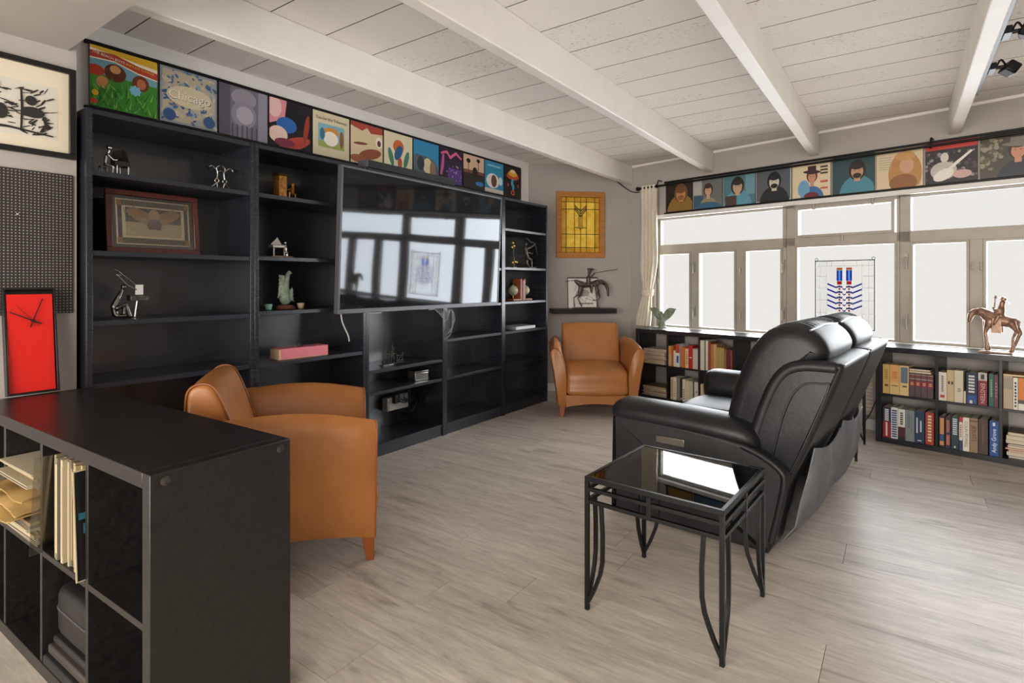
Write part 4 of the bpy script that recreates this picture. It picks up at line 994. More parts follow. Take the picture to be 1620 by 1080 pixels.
# ------------------------------------------------------------------ books
ORD = ['first', 'second', 'third', 'fourth', 'fifth', 'sixth', 'seventh', 'eighth', 'ninth', 'tenth', 'eleventh', 'twelfth']
def book(label, s0, s1, z, h, col, bands=(), text=None, dep=0.17, off=0.012, tilt=0.0, group='books standing on the low shelves', pages='#d9cfb8'):
    """upright book, spine to the room; bands are (z0, z1, colour) fractions of the height"""
    w = s1 - s0 - 0.0012
    b = thing('book', label, 'book', W(s0, off, z), group=group, rot=(0, tilt, WR))
    c = MB(); t = 0.0025
    c.box(0, w, 0, 0.004, 0, h); c.box(0, t, 0.004, dep, 0, h); c.box(w - t, w, 0.004, dep, 0, h)
    c.build('cover', flat(col, 0.5), b)
    MB().box(t + 0.0002, w - t - 0.0002, 0.0042, dep - 0.004, 0.004, h - 0.004).build('pages', flat(pages, 0.8), b)
    if bands:
        cols = []; m = MB()
        for k, (a, e, cc, *xx) in enumerate(bands):
            if cc not in cols: cols.append(cc)
            m.mi = cols.index(cc); x0, x1 = (xx[0], xx[1]) if xx else (0.0, 1.0)
            m.poly([(x0 * w, -0.0003 - 0.00005 * k, a * h), (x1 * w, -0.0003 - 0.00005 * k, a * h), (x1 * w, -0.0003 - 0.00005 * k, e * h), (x0 * w, -0.0003 - 0.00005 * k, e * h)])
        m.build('spine_label', [flat(cc, 0.5) for cc in cols], b)
    if text:
        tx, size, tc, zc, up = text
        vs, fs_ = text_mb(tx, size, 0, 0, 0, 'CENTER', False)
        mb = MB()
        mb.v = [((w / 2 + (z_ if not up else -z_)), -0.0009, zc * h + (-x_ if not up else x_)) for x_, _, z_ in vs]
        mb.f = fs_; mb.m = [0] * len(fs_); mb.build('lettering', flat(tc, 0.5), b)
    return b
def bars(c, a, e, n, x0=0.25, x1=0.75):
    """small marks that stand for unreadable print"""
    st = (e - a) / n
    return [(a + st * k, a + st * (k + 0.62), c, x0, x1) for k in range(n)]
ZM, ZL = UH / 2 + 0.0095, 0.0405
SHR = 'right of the sofa, upper shelf'
book('yellow book box, first ' + SHR, 0.046, 0.092, ZM, 0.225, '#c6a55e', [(0.25, 0.32, '#5d4a2c', 0.3, 0.8)] + bars('#9b7d40', 0.5, 0.85, 5))
book('orange cream book box, second ' + SHR, 0.093, 0.155, ZM, 0.225, '#d8a163', [(0.0, 0.40, '#d9b878'), (0.28, 0.31, '#6e5530', 0.15, 0.85)] + bars('#c4743a', 0.55, 0.8, 4))
book('cream book box with blue grey panel, third ' + SHR, 0.156, 0.213, ZM, 0.225, '#d8bd84', [(0.42, 0.95, '#5f6f80', 0.12, 0.9), (0.28, 0.33, '#4a3c28', 0.3, 0.8)])
for k, (a, e) in enumerate(((0.216, 0.252), (0.253, 0.289), (0.290, 0.326), (0.327, 0.363))):
    book(ORD[k] + ' of the matching maroon banded volumes ' + SHR, a, e, ZM, 0.178, '#54424a', [(0.45, 0.68, '#8d2a38'), (0.74, 0.78, '#a08e7a'), (0.92, 0.95, '#a08e7a'), (0.78, 0.92, '#6b3a44')] + bars('#c9a27a', 0.5, 0.64, 2), group='matching maroon volumes')
def flat_book(label, loc, rz, w, d, h, col, group=None, edge='#d9cfb8', name='book', cat='book'):
    b = thing(name, label, cat, loc, rz, group); t = min(0.002, h * 0.2)
    c = MB(); c.box(0, w, 0, d, 0, t); c.box(0, w, 0, d, h - t, h); c.box(0, t, 0, d, t, h - t)
    c.build('cover', flat(col, 0.5), b)
    MB().box(t + 0.0002, w - 0.003, 0.003, d - 0.003, t + 0.0001, h - t - 0.0001).build('pages', flat(edge, 0.8), b)
    return b
flat_book('cream paperback lying on the maroon banded volumes', W(0.214, 0.02, ZM + 0.1785), WR, 0.135, 0.14, 0.014, '#b99a63')
flat_book('black book lying on the cream paperback above the maroon volumes', W(0.212, 0.025, ZM + 0.193), WR + R(2), 0.13, 0.13, 0.016, '#1c1b1d')
book('white book with red square on its spine, ' + SHR, 0.394, 0.441, ZM, 0.205, '#d5cdbf', [(0.10, 0.20, '#b8402f', 0.2, 0.75)] + bars('#5a534b', 0.32, 0.9, 9, 0.35, 0.6))
book('tan book with two dark spots on its spine, ' + SHR, 0.442, 0.483, ZM, 0.225, '#c3ad86', [(0.55, 0.64, '#4a3527', 0.15, 0.42), (0.55, 0.64, '#4a3527', 0.6, 0.88)])
book('thick cream book with small emblem, ' + SHR, 0.484, 0.534, ZM, 0.228, '#cdc3ad', [(0.34, 0.44, '#5c5851', 0.4, 0.7), (0.36, 0.42, '#cdc3ad', 0.48, 0.62)])
book('very small cream booklet between larger books ' + SHR, 0.536, 0.549, ZM, 0.085, '#c9bda0')
book('navy book with tall white block letters ' + SHR, 0.551, 0.612, ZM, 0.222, '#1b2340', bars('#c9c8c0', 0.36, 0.95, 6, 0.2, 0.75) + [(0.02, 0.28, '#274c8f', 0.1, 0.9), (0.02, 0.12, '#c9c8c0', 0.3, 0.55)])
book('dark red and grey book reading EINSTEIN ' + SHR, 0.615, 0.664, ZM, 0.228, '#7d1b30', [(0.76, 1.0, '#b5b1aa'), (0.80, 0.95, '#3a3436', 0.3, 0.7)], ('EINSTEIN', 0.034, '#c9b3a0', 0.37, False))
book('green book with gilt title ' + SHR, 0.672, 0.699, ZM, 0.225, '#1f5a4a', bars('#9fae86', 0.3, 0.85, 8, 0.35, 0.65))
book('slim plum book, last before the divider ' + SHR, 0.700, 0.722, ZM, 0.222, '#5a3146', bars('#8f6f7a', 0.3, 0.8, 5))
book('mottled beige book past the second divider, ' + SHR, 0.748, 0.796, ZM, 0.222, '#b19c80', [(0.6, 0.95, '#9a8c76')])
book('white book with black title down its spine, ' + SHR, 0.797, 0.822, ZM, 0.215, '#d8d3c8', bars('#2b2928', 0.08, 0.9, 8, 0.3, 0.7))
book('orange and white book at the picture edge ' + SHR, 0.823, 0.875, ZM, 0.216, '#d17a2e', [(0, 0.2, '#d9d4c8'), (0.2, 0.32, '#4a4748')])
flat_book('pale orange folder lying across the books at the picture edge', W(0.747, 0.012, ZM + 0.2225), WR, 0.15, 0.2, 0.012, '#c58c4c')
SLR = 'right of the sofa, lower shelf'
book('red, white and blue flag patterned book ' + SLR, 0.046, 0.099, ZL, 0.235, '#8d1c2c', [(0.52, 1.0, '#23284a')] + bars('#d9d6d0', 0.55, 0.95, 7, 0.25, 0.75) + [(0.05, 0.5, '#d7b9b3', 0.35, 0.6)])
book('white book crowded with blue print ' + SLR, 0.100, 0.144, ZL, 0.238, '#d3d5d6', bars('#27406e', 0.05, 0.95, 12, 0.12, 0.88))
book('white and maroon book ' + SLR, 0.145, 0.191, ZL, 0.232, '#d6d2ca', [(0, 0.42, '#4c1a2c'), (0, 0.1, '#1c1a22')] + bars('#2a2626', 0.5, 0.92, 6, 0.3, 0.7))
book('dull grey green book ' + SLR, 0.193, 0.249, ZL, 0.232, '#7b8284', bars('#4d6d84', 0.45, 0.9, 5, 0.25, 0.5) + [(0.3, 0.8, '#6a6f6d', 0.62, 0.7)])
book('thick navy book with white title ' + SLR, 0.251, 0.310, ZL, 0.238, '#1c3355', [(0.3, 0.78, '#c9cdd2', 0.15, 0.3), (0.35, 0.7, '#c9cdd2', 0.55, 0.7), (0.06, 0.09, '#c9cdd2', 0.3, 0.7)])
book('orange red book with large pale letters ' + SLR, 0.315, 0.366, ZL, 0.236, '#a33a25', bars('#d9c4a4', 0.1, 0.95, 9, 0.3, 0.72))
book('black and orange book just past the divider ' + SLR, 0.396, 0.430, ZL, 0.222, '#1c1b22', [(0.42, 0.95, '#c98a50', 0.15, 0.85), (0.06, 0.2, '#c98a50', 0.15, 0.85), (0.22, 0.4, '#2f4f86', 0.2, 0.8)])
book('dark purple book with orange bands ' + SLR, 0.433, 0.463, ZL, 0.225, '#3a2438', [(0.1, 0.42, '#b26d4c', 0.2, 0.8), (0.5, 0.9, '#a7604f', 0.2, 0.8)])
book('dark teal book with white block title ' + SLR, 0.466, 0.509, ZL, 0.232, '#22383f', bars('#c5cdce', 0.45, 0.97, 8, 0.2, 0.8) + [(0.04, 0.1, '#d4d6d2', 0.4, 0.6)])
book('white book with a red corner ' + SLR, 0.511, 0.531, ZL, 0.236, '#d6cfc3', [(0.85, 1.0, '#b52f38'), (0, 0.3, '#2a3a5f')] + bars('#b0473f', 0.4, 0.8, 6, 0.3, 0.7))
book('white book reading COLIN POWELL ' + SLR, 0.532, 0.568, ZL, 0.238, '#ddd6c6', (), ('COLIN POWELL', 0.026, '#4a423c', 0.5, False))
book('tan book reading JESUITS ' + SLR, 0.570, 0.615, ZL, 0.240, '#8d745b', [(0.9, 0.94, '#5c4634')], ('JESUITS', 0.034, '#2f241c', 0.55, False))
book('dark brown leather look book ' + SLR, 0.618, 0.668, ZL, 0.240, '#493a32', [(0.3, 0.85, '#7a3f33', 0.42, 0.55)])
book('blue book reading Andy Grove in white ' + SLR, 0.676, 0.726, ZL, 0.240, '#1d4a8c', [(0.86, 0.96, '#c9d4e4', 0.35, 0.6)], ('Andy Grove', 0.033, '#e4e8ee', 0.44, True))
SHLL = 'left of the sofa, upper shelf'
A1 = [(-1.832, -1.799, 0.205, '#c9a877', 'cream and orange book, first', [(0.6, 1, '#d08a44')]), (-1.798, -1.775, 0.205, '#b0602c', 'rust orange book, second', ()), (-1.774, -1.752, 0.165, '#d8d2c6', 'short white book, third', ()),
      (-1.751, -1.705, 0.228, '#d8d6d2', 'white book with red top and blue block,', [(0.62, 1.0, '#b3432f'), (0.18, 0.5, '#2a4593', 0.25, 0.75)]), (-1.682, -1.645, 0.205, '#c4661f', 'bright orange book,', ()), (-1.644, -1.608, 0.195, '#cfb78f', 'pale tan book,', bars('#a58a60', 0.2, 0.9, 6)),
      (-1.607, -1.562, 0.228, '#b52024', 'bright red book,', [(0.45, 0.5, '#d8c0b0', 0.2, 0.8)]), (-1.561, -1.506, 0.200, '#b9b3a8', 'grey white book, last before the divider', ())]
for a, e, h, c, l, bd in A1: book(l + ' ' + SHLL, a, e, ZM, h, c, bd, group='books standing left of the sofa')
A2 = [(-1.480, -1.437, 0.29, '#cfc9b8', 'tall off-white book past the divider', ()), (-1.436, -1.424, 0.285, '#6a6f5a', 'thin olive book', ()), (-1.423, -1.400, 0.292, '#d8d3c8', 'tall white book', ()), (-1.399, -1.372, 0.28, '#8a4a34', 'tall reddish brown book', ()),
      (-1.371, -1.345, 0.26, '#b7763f', 'ochre orange book', ()), (-1.344, -1.312, 0.262, '#c19a63', 'tan book', ()), (-1.311, -1.286, 0.235, '#a5934f', 'first of three mustard yellow books', ()), (-1.285, -1.260, 0.235, '#ab9955', 'second of three mustard yellow books', ()), (-1.259, -1.236, 0.235, '#a5934f', 'third of three mustard yellow books', ()),
      (-1.235, -1.212, 0.225, '#8d4632', 'brick red book with pale stripe', [(0.1, 0.9, '#b98a70', 0.4, 0.6)]), (-1.211, -1.181, 0.225, '#5f2526', 'dark maroon book', ()), (-1.180, -1.154, 0.22, '#7b372c', 'russet book beside the last divider', [(0.1, 0.9, '#a0604a', 0.4, 0.6)])]
for a, e, h, c, l, bd in A2: book(l + ' ' + SHLL, a, e, ZM, h, c, bd, group='books standing left of the sofa')
SLL = 'left of the sofa, lower shelf'
B1 = [(-1.808, -1.776, 0.225, '#c9ad86', 'tan book, first', bars('#6e5a40', 0.15, 0.9, 8, 0.3, 0.6)), (-1.775, -1.740, 0.228, '#d4cdbf', 'white book, second', bars('#8a8378', 0.15, 0.85, 7, 0.3, 0.6)), (-1.730, -1.701, 0.225, '#7f7a70', 'grey book,', ()), (-1.700, -1.675, 0.225, '#25242a', 'black book,', [(0.06, 0.14, '#c9c6c0', 0.25, 0.75)]),
      (-1.674, -1.642, 0.222, '#d6d0c4', 'white book with red print,', bars('#a4564a', 0.1, 0.6, 5)), (-1.641, -1.590, 0.212, '#cbbd9f', 'cream book,', ()), (-1.589, -1.560, 0.212, '#bdb9ac', 'pale grey book,', ()), (-1.559, -1.545, 0.21, '#46656a', 'slim teal book,', ()), (-1.544, -1.502, 0.212, '#cfc6b5', 'off-white book with a dark spot,', [(0.5, 0.56, '#3a302c', 0.4, 0.65)]),
      (-1.478, -1.452, 0.20, '#cdbfa4', 'cream book past the divider', ()), (-1.451, -1.430, 0.20, '#b2a34e', 'yellow green book past the divider', ())]
for a, e, h, c, l, bd in B1: book(l + ' ' + SLL, a, e, ZL, h, c, bd, group='books standing left of the sofa')
def pile(spec, where, s0, z, wd, dp, group, seed):
    r = random.Random(seed)
    for k, (h, c, l) in enumerate(spec):
        a = R(r.uniform(-4, 4)); dx = r.uniform(0, 0.025)
        flat_book(l + ' ' + where, W(s0 + dx, 0.03 + r.uniform(0, 0.02), z), WR + a, wd - r.uniform(0.0, 0.03), dp - r.uniform(0, 0.03), h, c, group, '#cdbfa9', 'magazine', 'magazine')
        z += h + 0.0006
P1 = [(0.022, '#cbbcb0', 'bottom white'), (0.018, '#b98a72', 'salmon'), (0.02, '#d0c7ba', 'off-white'), (0.022, '#c6b6a8', 'pinkish grey'), (0.018, '#b77f68', 'terracotta'), (0.02, '#cfc6bb', 'pale grey'), (0.016, '#6d6a68', 'dark grey'), (0.014, '#d6cfc6', 'top white')]
pile([(h, c, l + ' magazine of the tall pile') for h, c, l in P1], 'in the upper cube behind the armchair', -2.17, ZM, 0.29, 0.22, 'magazines behind the armchair', 3)
P2 = [(0.014, '#4a4a50', 'bottom dark'), (0.014, '#c9bda6', 'cream'), (0.012, '#9b5b46', 'reddish'), (0.014, '#d2c9b8', 'white'), (0.012, '#5f6b6b', 'grey teal'), (0.014, '#c8a878', 'tan'), (0.012, '#8d7a58', 'top brown')]
pile([(h, c, l + ' magazine of the low pile') for h, c, l in P2], 'in the bottom cube behind the armchair', -2.175, ZL, 0.31, 0.24, 'magazines behind the armchair', 4)
P3 = [(0.016, '#2f4a6d', 'bottom blue'), (0.024, '#d3cabb', 'white red-spotted'), (0.014, '#b5543a', 'orange red'), (0.012, '#a9573f', 'rust'), (0.016, '#d0c8bb', 'spiral bound white'), (0.012, '#2c3040', 'dark blue'), (0.024, '#b9ad97', 'grey cream'), (0.03, '#a89a84', 'taupe'), (0.022, '#6e6457', 'top brown grey')]
pile([(h, c, l + ' book of the pile') for h, c, l in P3], 'in the lower cube at the right picture edge', 0.75, ZL, 0.24, 0.2, 'books piled at the right edge', 6)

# wall heater between the low shelves
ht = thing('wall_heater', 'cream louvred wall heater low on the window wall behind the sofa', 'heater', W(-0.56, WALL - 0.075, 0.13), WR)
MB().box(0, 0.50, 0.012, 0.073, 0, 0.40).build('housing', flat('#b5ab9b', 0.5), ht, bevel=0.004)
for k in range(11):
    MB().hexa([(0.03, 0.004, 0.04 + 0.031 * k), (0.47, 0.004, 0.04 + 0.031 * k), (0.47, 0.012, 0.052 + 0.031 * k), (0.03, 0.012, 0.052 + 0.031 * k)], [(0.03, 0.007, 0.058 + 0.031 * k), (0.47, 0.007, 0.058 + 0.031 * k), (0.47, 0.0121, 0.062 + 0.031 * k), (0.03, 0.0121, 0.062 + 0.031 * k)]).build('slat', flat('#c9c0b0', 0.45), ht)
cd = MB(); cd.tube(catmull([W(-0.30, 0.2, 0.006), W(-0.2, 0.22, 0.01), W(-0.12, 0.28, 0.12), W(-0.045, 0.26, 0.32)], 6, False), 0.004, 6)
tag(cd.build('floor_cable', flat('#2a2a2c', 0.5), smooth=60), 'dark cable rising from the floor beside the right low bookshelf', 'cable')

# ------------------------------------------------------------------ sculptures
def rider_horse(name, label, loc, rz, mapx, body, mat, lances, base, voxel, extra=None):
    t = thing(name, label, 'sculpture', loc, rz)
    m = MB()
    for pts, rad in body:
        P_ = [(mapx(x, y)[0], d, mapx(x, y)[1]) for (x, y, d) in pts]
        m.limb(P_, rad, 10)
    remesh(m.build('figure', mat, t, smooth=80), voxel, 2)
    for pts, r in lances:
        MB().tube([(mapx(x, y)[0], d, mapx(x, y)[1]) for (x, y, d) in pts], r, 8).build('lance', mat, t, smooth=60)
    if base: MB().box(*base).build('base', mat, t, bevel=0.003)
    return t
mA = lambda X, Y: ((X / 9.82 - 66) * 0.00335, (105.5 - Y / 9.82) * 0.0045)
h1 = [([(215, 555, 0), (240, 470, 0), (300, 410, 0)], [0.014, 0.020, 0.022]), ([(300, 410, 0), (400, 410, 0), (510, 450, 0)], [0.022, 0.032, 0.036]), ([(215, 420, -.008), (225, 400, -.01)], [0.005, 0.003]),
      ([(510, 470, 0), (640, 520, 0), (760, 540, 0), (880, 560, 0)], [0.040, 0.045, 0.040, 0.036]),
      ([(500, 520, .018), (470, 700, .018), (500, 870, .016), (525, 985, .014)], [0.028, 0.014, 0.009, 0.013]), ([(540, 560, -.018), (480, 720, -.018), (490, 880, -.016), (500, 985, -.016)], [0.026, 0.013, 0.009, 0.012]),
      ([(890, 560, .018), (1010, 710, .018), (930, 900, .016), (868, 1000, .014)], [0.032, 0.014, 0.009, 0.012]), ([(890, 580, -.018), (960, 690, -.018), (905, 790, -.016), (900, 990, -.016)], [0.028, 0.012, 0.008, 0.011]),
      ([(930, 500, 0), (1005, 545, 0), (995, 620, 0)], [0.008, 0.007, 0.005]),
      ([(690, 470, 0), (710, 380, 0), (730, 320, 0)], [0.030, 0.028, 0.020]), ([(735, 290, 0), (745, 255, 0)], [0.018, 0.017]), ([(700, 360, -.02), (640, 400, -.028), (600, 340, -.02)], [0.010, 0.008, 0.007]), ([(730, 370, .022), (780, 400, .025), (740, 440, .02)], [0.010, 0.008, 0.008]),
      ([(690, 470, -.036), (640, 560, -.044), (600, 660, -.04)], [0.016, 0.013, 0.010]), ([(690, 470, .036), (650, 560, .044), (620, 660, .04)], [0.016, 0.013, 0.010])]
rh = rider_horse('horse_rider_sculpture', 'pale copper horse and rider sculpture with wide hat on the right low shelf', W(0.70, 0.12, UH + 0.0015), WR, mA, h1, M['tan_bronze'], [([(640, 180, -.02), (632, 260, -.02), (620, 350, -.02)], 0.004)], (-0.09, 0.085, -0.045, 0.045, 0, 0.012), 0.0055)
bl = MB()
for sy in (-1, 1):
    x0, x1 = mA(585, 0)[0], mA(745, 0)[0]; z0, z1 = mA(0, 720)[1], mA(0, 500)[1]
    bl.loft([[(x0, sy * 0.056, z0), (x1, sy * 0.056, z0), (x1, sy * 0.050, z0), (x0, sy * 0.050, z0)], [(x0 + 0.006, sy * 0.047, z1), (x1 - 0.004, sy * 0.047, z1), (x1 - 0.004, sy * 0.041, z1), (x0 + 0.006, sy * 0.041, z1)]])
bl.loft([[(x0 + 0.006, -0.046, z1), (x1 - 0.004, -0.046, z1), (x1 - 0.004, 0.046, z1), (x0 + 0.006, 0.046, z1)], [(x0 + 0.006, -0.040, z1 + 0.012), (x1 - 0.004, -0.040, z1 + 0.012), (x1 - 0.004, 0.040, z1 + 0.012), (x0 + 0.006, 0.040, z1 + 0.012)]])
bl.build('saddle_blanket', M['tan_bronze'], rh)
hx, hz = mA(745, 225)
hat = MB(); hat.lathe([(0.040, 0), (0.044, 0.003), (0.018, 0.006), (0.016, 0.022), (0.003, 0.024)], (0, 0, 0), 16); hat.build('hat', M['tan_bronze'], rh, loc=(hx, 0, hz), rot=(0, R(32), 0), smooth=50)
MB().lathe([(0.002, 0), (0.011, 0.012), (0.002, 0.026)], (0, 0, 0), 6).build('lance_tip', M['tan_bronze'], rh, loc=(mA(640, 0)[0], -0.02, mA(0, 205)[1]))

mB = lambda X, Y: ((X / 11.37 - 65) * 0.00737, (78 - Y / 11.37) * 0.0071)
h2 = [([(480, 400, 0), (555, 450, 0), (640, 470, 0), (740, 460, 0), (850, 430, 0)], [0.030, 0.050, 0.040, 0.042, 0.050]), ([(850, 425, 0), (940, 410, 0), (1020, 460, 0)], [0.048, 0.036, 0.026]), ([(1020, 460, 0), (1050, 540, 0), (1060, 660, 0)], [0.028, 0.024, 0.014]),
      ([(545, 510, -.03), (515, 640, -.03), (425, 690, -.03), (435, 850, -.03)], [0.036, 0.018, 0.010, 0.012]), ([(585, 530, .03), (575, 650, .03), (520, 705, .03), (590, 850, .03)], [0.036, 0.018, 0.010, 0.012]),
      ([(830, 500, -.03), (832, 700, -.03), (845, 855, -.03)], [0.028, 0.010, 0.012]), ([(870, 520, .03), (925, 690, .03), (870, 745, .03), (795, 742, .03)], [0.028, 0.011, 0.009, 0.010]),
      ([(460, 380, 0), (380, 390, 0), (295, 395, 0)], [0.010, 0.007, 0.010]), ([(700, 430, 0), (700, 340, 0), (710, 290, 0)], [0.034, 0.036, 0.018]), ([(725, 215, 0), (715, 250, 0)], [0.030, 0.024]), ([(790, 180, 0), (700, 180, 0)], [0.012, 0.020]),
      ([(715, 330, -.025), (745, 300, -.045), (800, 255, -.04)], [0.016, 0.012, 0.010]), ([(720, 450, -.05), (745, 520, -.055), (735, 615, -.05)], [0.022, 0.016, 0.010]), ([(720, 450, .05), (770, 520, .055), (770, 600, .05)], [0.022, 0.016, 0.010])]
h2 = [(pts, [q * 0.74 for q in rad]) for pts, rad in h2]
rider_horse('lancer_sculpture', 'dark bronze sculpture of a lancer on a thin horse on the floating shelf', D(0.694, 0.115, 0.9435), DA, mB, h2, M['bronze'], [([(780, 250, -.04), (1000, 212, -.04), (1205, 185, -.04)], 0.004)], (-0.20, 0.10, -0.045, 0.045, 0, 0.012), 0.0062)
cv = thing('small_canvas', 'small pale sketch print standing behind the lancer sculpture', 'picture', D(0.452, 0.045, 0.9435), rot=(R(-4), 0, DA))
MB().box(0, 0.352, 0, 0.018, 0, 0.352).build('board', flat('#2c2926', 0.5), cv)
cs = [(stroke([(rs.uniform(0.05, 0.8), rs.uniform(0.05, 0.9)) for _ in range(1)] * 1 + [(rs.uniform(0.2, 0.95), rs.uniform(0.05, 0.9))], 0.02), '#8d8781') for _ in range(10)] + [(ell(0.5, 0.5, 0.22, 0.12), '#a7a29b'), (rect(0.35, 0.12, 0.85, 0.17), '#8a857e')]
printed(cv, 0.345, 0.335, '#e6e2da', cs, -0.0004, 0.003, 0.003)

# winged stone bird on the left low shelf
wb = thing('winged_statue', 'grey green winged bird statue with raised wings on the left low shelf', 'statue', W(-1.975, 0.12, UH + 0.0015), WR)
m = MB(); m.limb([(0, 0, 0.046), (0, 0, 0.08), (0.005, 0, 0.12), (0.0, -0.01, 0.165)], [0.042, 0.036, 0.030, 0.018], 10); m.sphere((0, -0.018, 0.178), 0.016, 10, 6); m.limb([(0, -0.03, 0.176), (0, -0.045, 0.170)], [0.007, 0.003], 8)
m.sphere((0, 0, 0.016), (0.06, 0.045, 0.014), 12, 5)
for sx in (-1, 1):
    rings = []
    for t in [k / 10 for k in range(11)]:
        cxw, czw = sx * (0.012 + 0.150 * t), 0.118 + 0.115 * t + 0.02 * math.sin(math.pi * t)
        hw_ = 0.030 + 0.022 * math.sin(math.pi * min(t * 1.1, 1)) - 0.028 * t ** 3
        ux, uz = -sx * 0.55, 0.83
        rings.append([(cxw + ux * hw_ * math.cos(q), 0.012 + 0.012 * (1 - 0.5 * t) * math.sin(q), czw + uz * hw_ * math.cos(q) - 0.012) for q in [2 * math.pi * j / 12 for j in range(12)]])
    m.loft(rings)
remesh(m.build('figure', M['green_stone'], wb, smooth=80), 0.005, 2)

# ---- things on the tall bookcases (local x runs along the wall, -y to the room)
def on(bc_x, y, z): return (bc_x, y, z + 0.0015)
pp_ = thing('pianist_figurine', 'small metal pianist figurine at a grand piano on the top shelf', 'figurine', on(0.15, 1.072, 1.755), R(90))
g = MB(); g.loft([[(x, y, z) for x, y in ((-0.01, -0.03), (0.05, -0.035), (0.065, 0.0), (0.05, 0.035), (-0.01, 0.03))] for z in (0.052, 0.075)]); g.build('piano', flat('#3a3734', 0.35, 0.7), pp_, bevel=0.001)
g = MB(); g.loft([[(-0.01, 0.03, 0.077), (0.05, 0.035, 0.077), (0.06, 0.0, 0.077), (0.06, 0.001, 0.08), (0.05, 0.036, 0.08), (-0.01, 0.031, 0.08)], [(-0.01, 0.0, 0.12), (0.03, 0.0, 0.14), (0.045, -0.01, 0.125), (0.045, -0.009, 0.128), (0.03, 0.001, 0.143), (-0.01, 0.001, 0.123)]]); g.build('piano_lid', flat('#4a4642', 0.3, 0.7), pp_)
for x, y in ((0.0, -0.025), (0.05, -0.02), (0.03, 0.028)): MB().tube([(x, y, 0), (x, y, 0.052)], 0.0035, 8).build('leg', M['steel'], pp_, smooth=60)
g = MB(); g.limb([(-0.045, -0.01, 0.05), (-0.04, -0.01, 0.095), (-0.03, -0.012, 0.118)], [0.008, 0.007, 0.005]); g.sphere((-0.028, -0.012, 0.135), 0.013); g.limb([(-0.038, -0.02, 0.1), (-0.015, -0.03, 0.075), (0.0, -0.025, 0.08)], 0.004); g.limb([(-0.045, -0.02, 0.05), (-0.015, -0.022, 0.045), (-0.02, -0.022, 0.003)], 0.005)
remesh(g.build('figure', M['steel'], pp_, smooth=70), 0.003, 1)
g = MB(); g.box(-0.065, -0.035, -0.02, 0.012, 0.035, 0.043); [g.tube([(x, y, 0), (x, y, 0.0355)], 0.003, 6) for x in (-0.062, -0.038) for y in (-0.017, 0.009)]; g.build('stool', M['dark_steel'], pp_)

wf = thing('wire_dancers', 'pair of bent wire figures facing each other on the top shelf', 'figurine', on(0.15, 1.585, 1.755), R(90))
for k, sx in enumerate((-1, 1)):
    c0 = sx * 0.022
    def ring(cx, cz, r): return [(cx + r * math.cos(q), 0, cz + r * math.sin(q)) for q in [2 * math.pi * j / 12 for j in range(12)]]
    g = MB(); g.tube([(c0 + sx * 0.045, 0.0, 0.0035), (c0, 0, 0.045)], 0.0035, 8); g.tube([(c0 - sx * 0.008, 0.006, 0.0035), (c0, 0, 0.045)], 0.0035, 8); g.tube(ring(c0, 0.055, 0.011), 0.0035, 8, closed=True)
    g.tube(catmull([(c0, 0, 0.066), (c0 - sx * 0.004, 0, 0.10), (c0 + sx * 0.002, 0, 0.128), (c0 - sx * 0.014, 0.0, 0.142)], 4, False), 0.0042, 8); g.tube([(c0, 0, 0.105), (c0 - sx * 0.02, -0.004, 0.112)], 0.003, 8)
    g.tube(catmull([(c0, 0, 0.112), (c0 + sx * 0.028, 0.0, 0.135), (c0 + sx * 0.05, 0.0, 0.120)], 4, False), [0.004] * 8 + [0.012], 8)
    g.build('wire_figure', M['steel'], wf, smooth=60)

ep = thing('eagle_print', 'framed engraving of an eagle in a dark red frame leaning on the second shelf', 'picture', on(0.13, 1.04, 1.385), rot=(R(-6), 0, R(90)))
ew, eh, ef = 0.435, 0.318, 0.027
q = MB(); q.box(0, ew, -0.018, 0, 0, ef); q.box(0, ew, -0.018, 0, eh - ef, eh); q.box(0, ef, -0.018, 0, ef, eh - ef); q.box(ew - ef, ew, -0.018, 0, ef, eh - ef)
q.build('frame', M['mahogany'], ep, bevel=0.003)
sh = [(rect(0.04, 0.05, 0.96, 0.95), '#efe0bd'), (rect(0.06, 0.82, 0.94, 0.93), '#4c463c'), (rect(0.06, 0.07, 0.94, 0.18), '#4c463c'), (rect(0.06, 0.18, 0.11, 0.82), '#4c463c'), (rect(0.89, 0.18, 0.94, 0.82), '#4c463c'), (rect(0.15, 0.5, 0.85, 0.79), '#544d42'), (rect(0.15, 0.22, 0.85, 0.5), '#c9b994')]
sh += [(stroke([(0.48, 0.5), (0.35, 0.62), (0.2, 0.76)], 0.22), '#a98a63'), (stroke([(0.52, 0.5), (0.65, 0.62), (0.8, 0.76)], 0.22), '#a98a63'), (ell(0.5, 0.66, 0.07, 0.12), '#c7ab84'), (ell(0.5, 0.45, 0.09, 0.14), '#7b6a66'), (ell(0.5, 0.30, 0.16, 0.07), '#cdbb97')]
for sx in (-1, 1):
    for k in range(6): sh.append((stroke([(0.5 + sx * (0.1 + 0.05 * k), 0.50 + 0.03 * k), (0.5 + sx * (0.12 + 0.05 * k), 0.60 + 0.035 * k)], 0.014), '#b59b74'))
    sh.append((stroke([(0.5 + sx * 0.12, 0.38), (0.5 + sx * 0.26, 0.42), (0.5 + sx * 0.33, 0.32), (0.5 + sx * 0.2, 0.24)], 0.03), '#d6cab0'))
for x in (0.05, 0.89):
    for z in (0.07, 0.82): sh.append((rect(x, z, x + 0.06, z + 0.11), '#a3773a'))
for k in range(26): sh.append((stroke([(0.13 + 0.029 * k, 0.085), (0.15 + 0.029 * k, 0.165)], 0.010), '#8f846d')); sh.append((stroke([(0.13 + 0.029 * k, 0.835), (0.15 + 0.029 * k, 0.915)], 0.010), '#8f846d'))
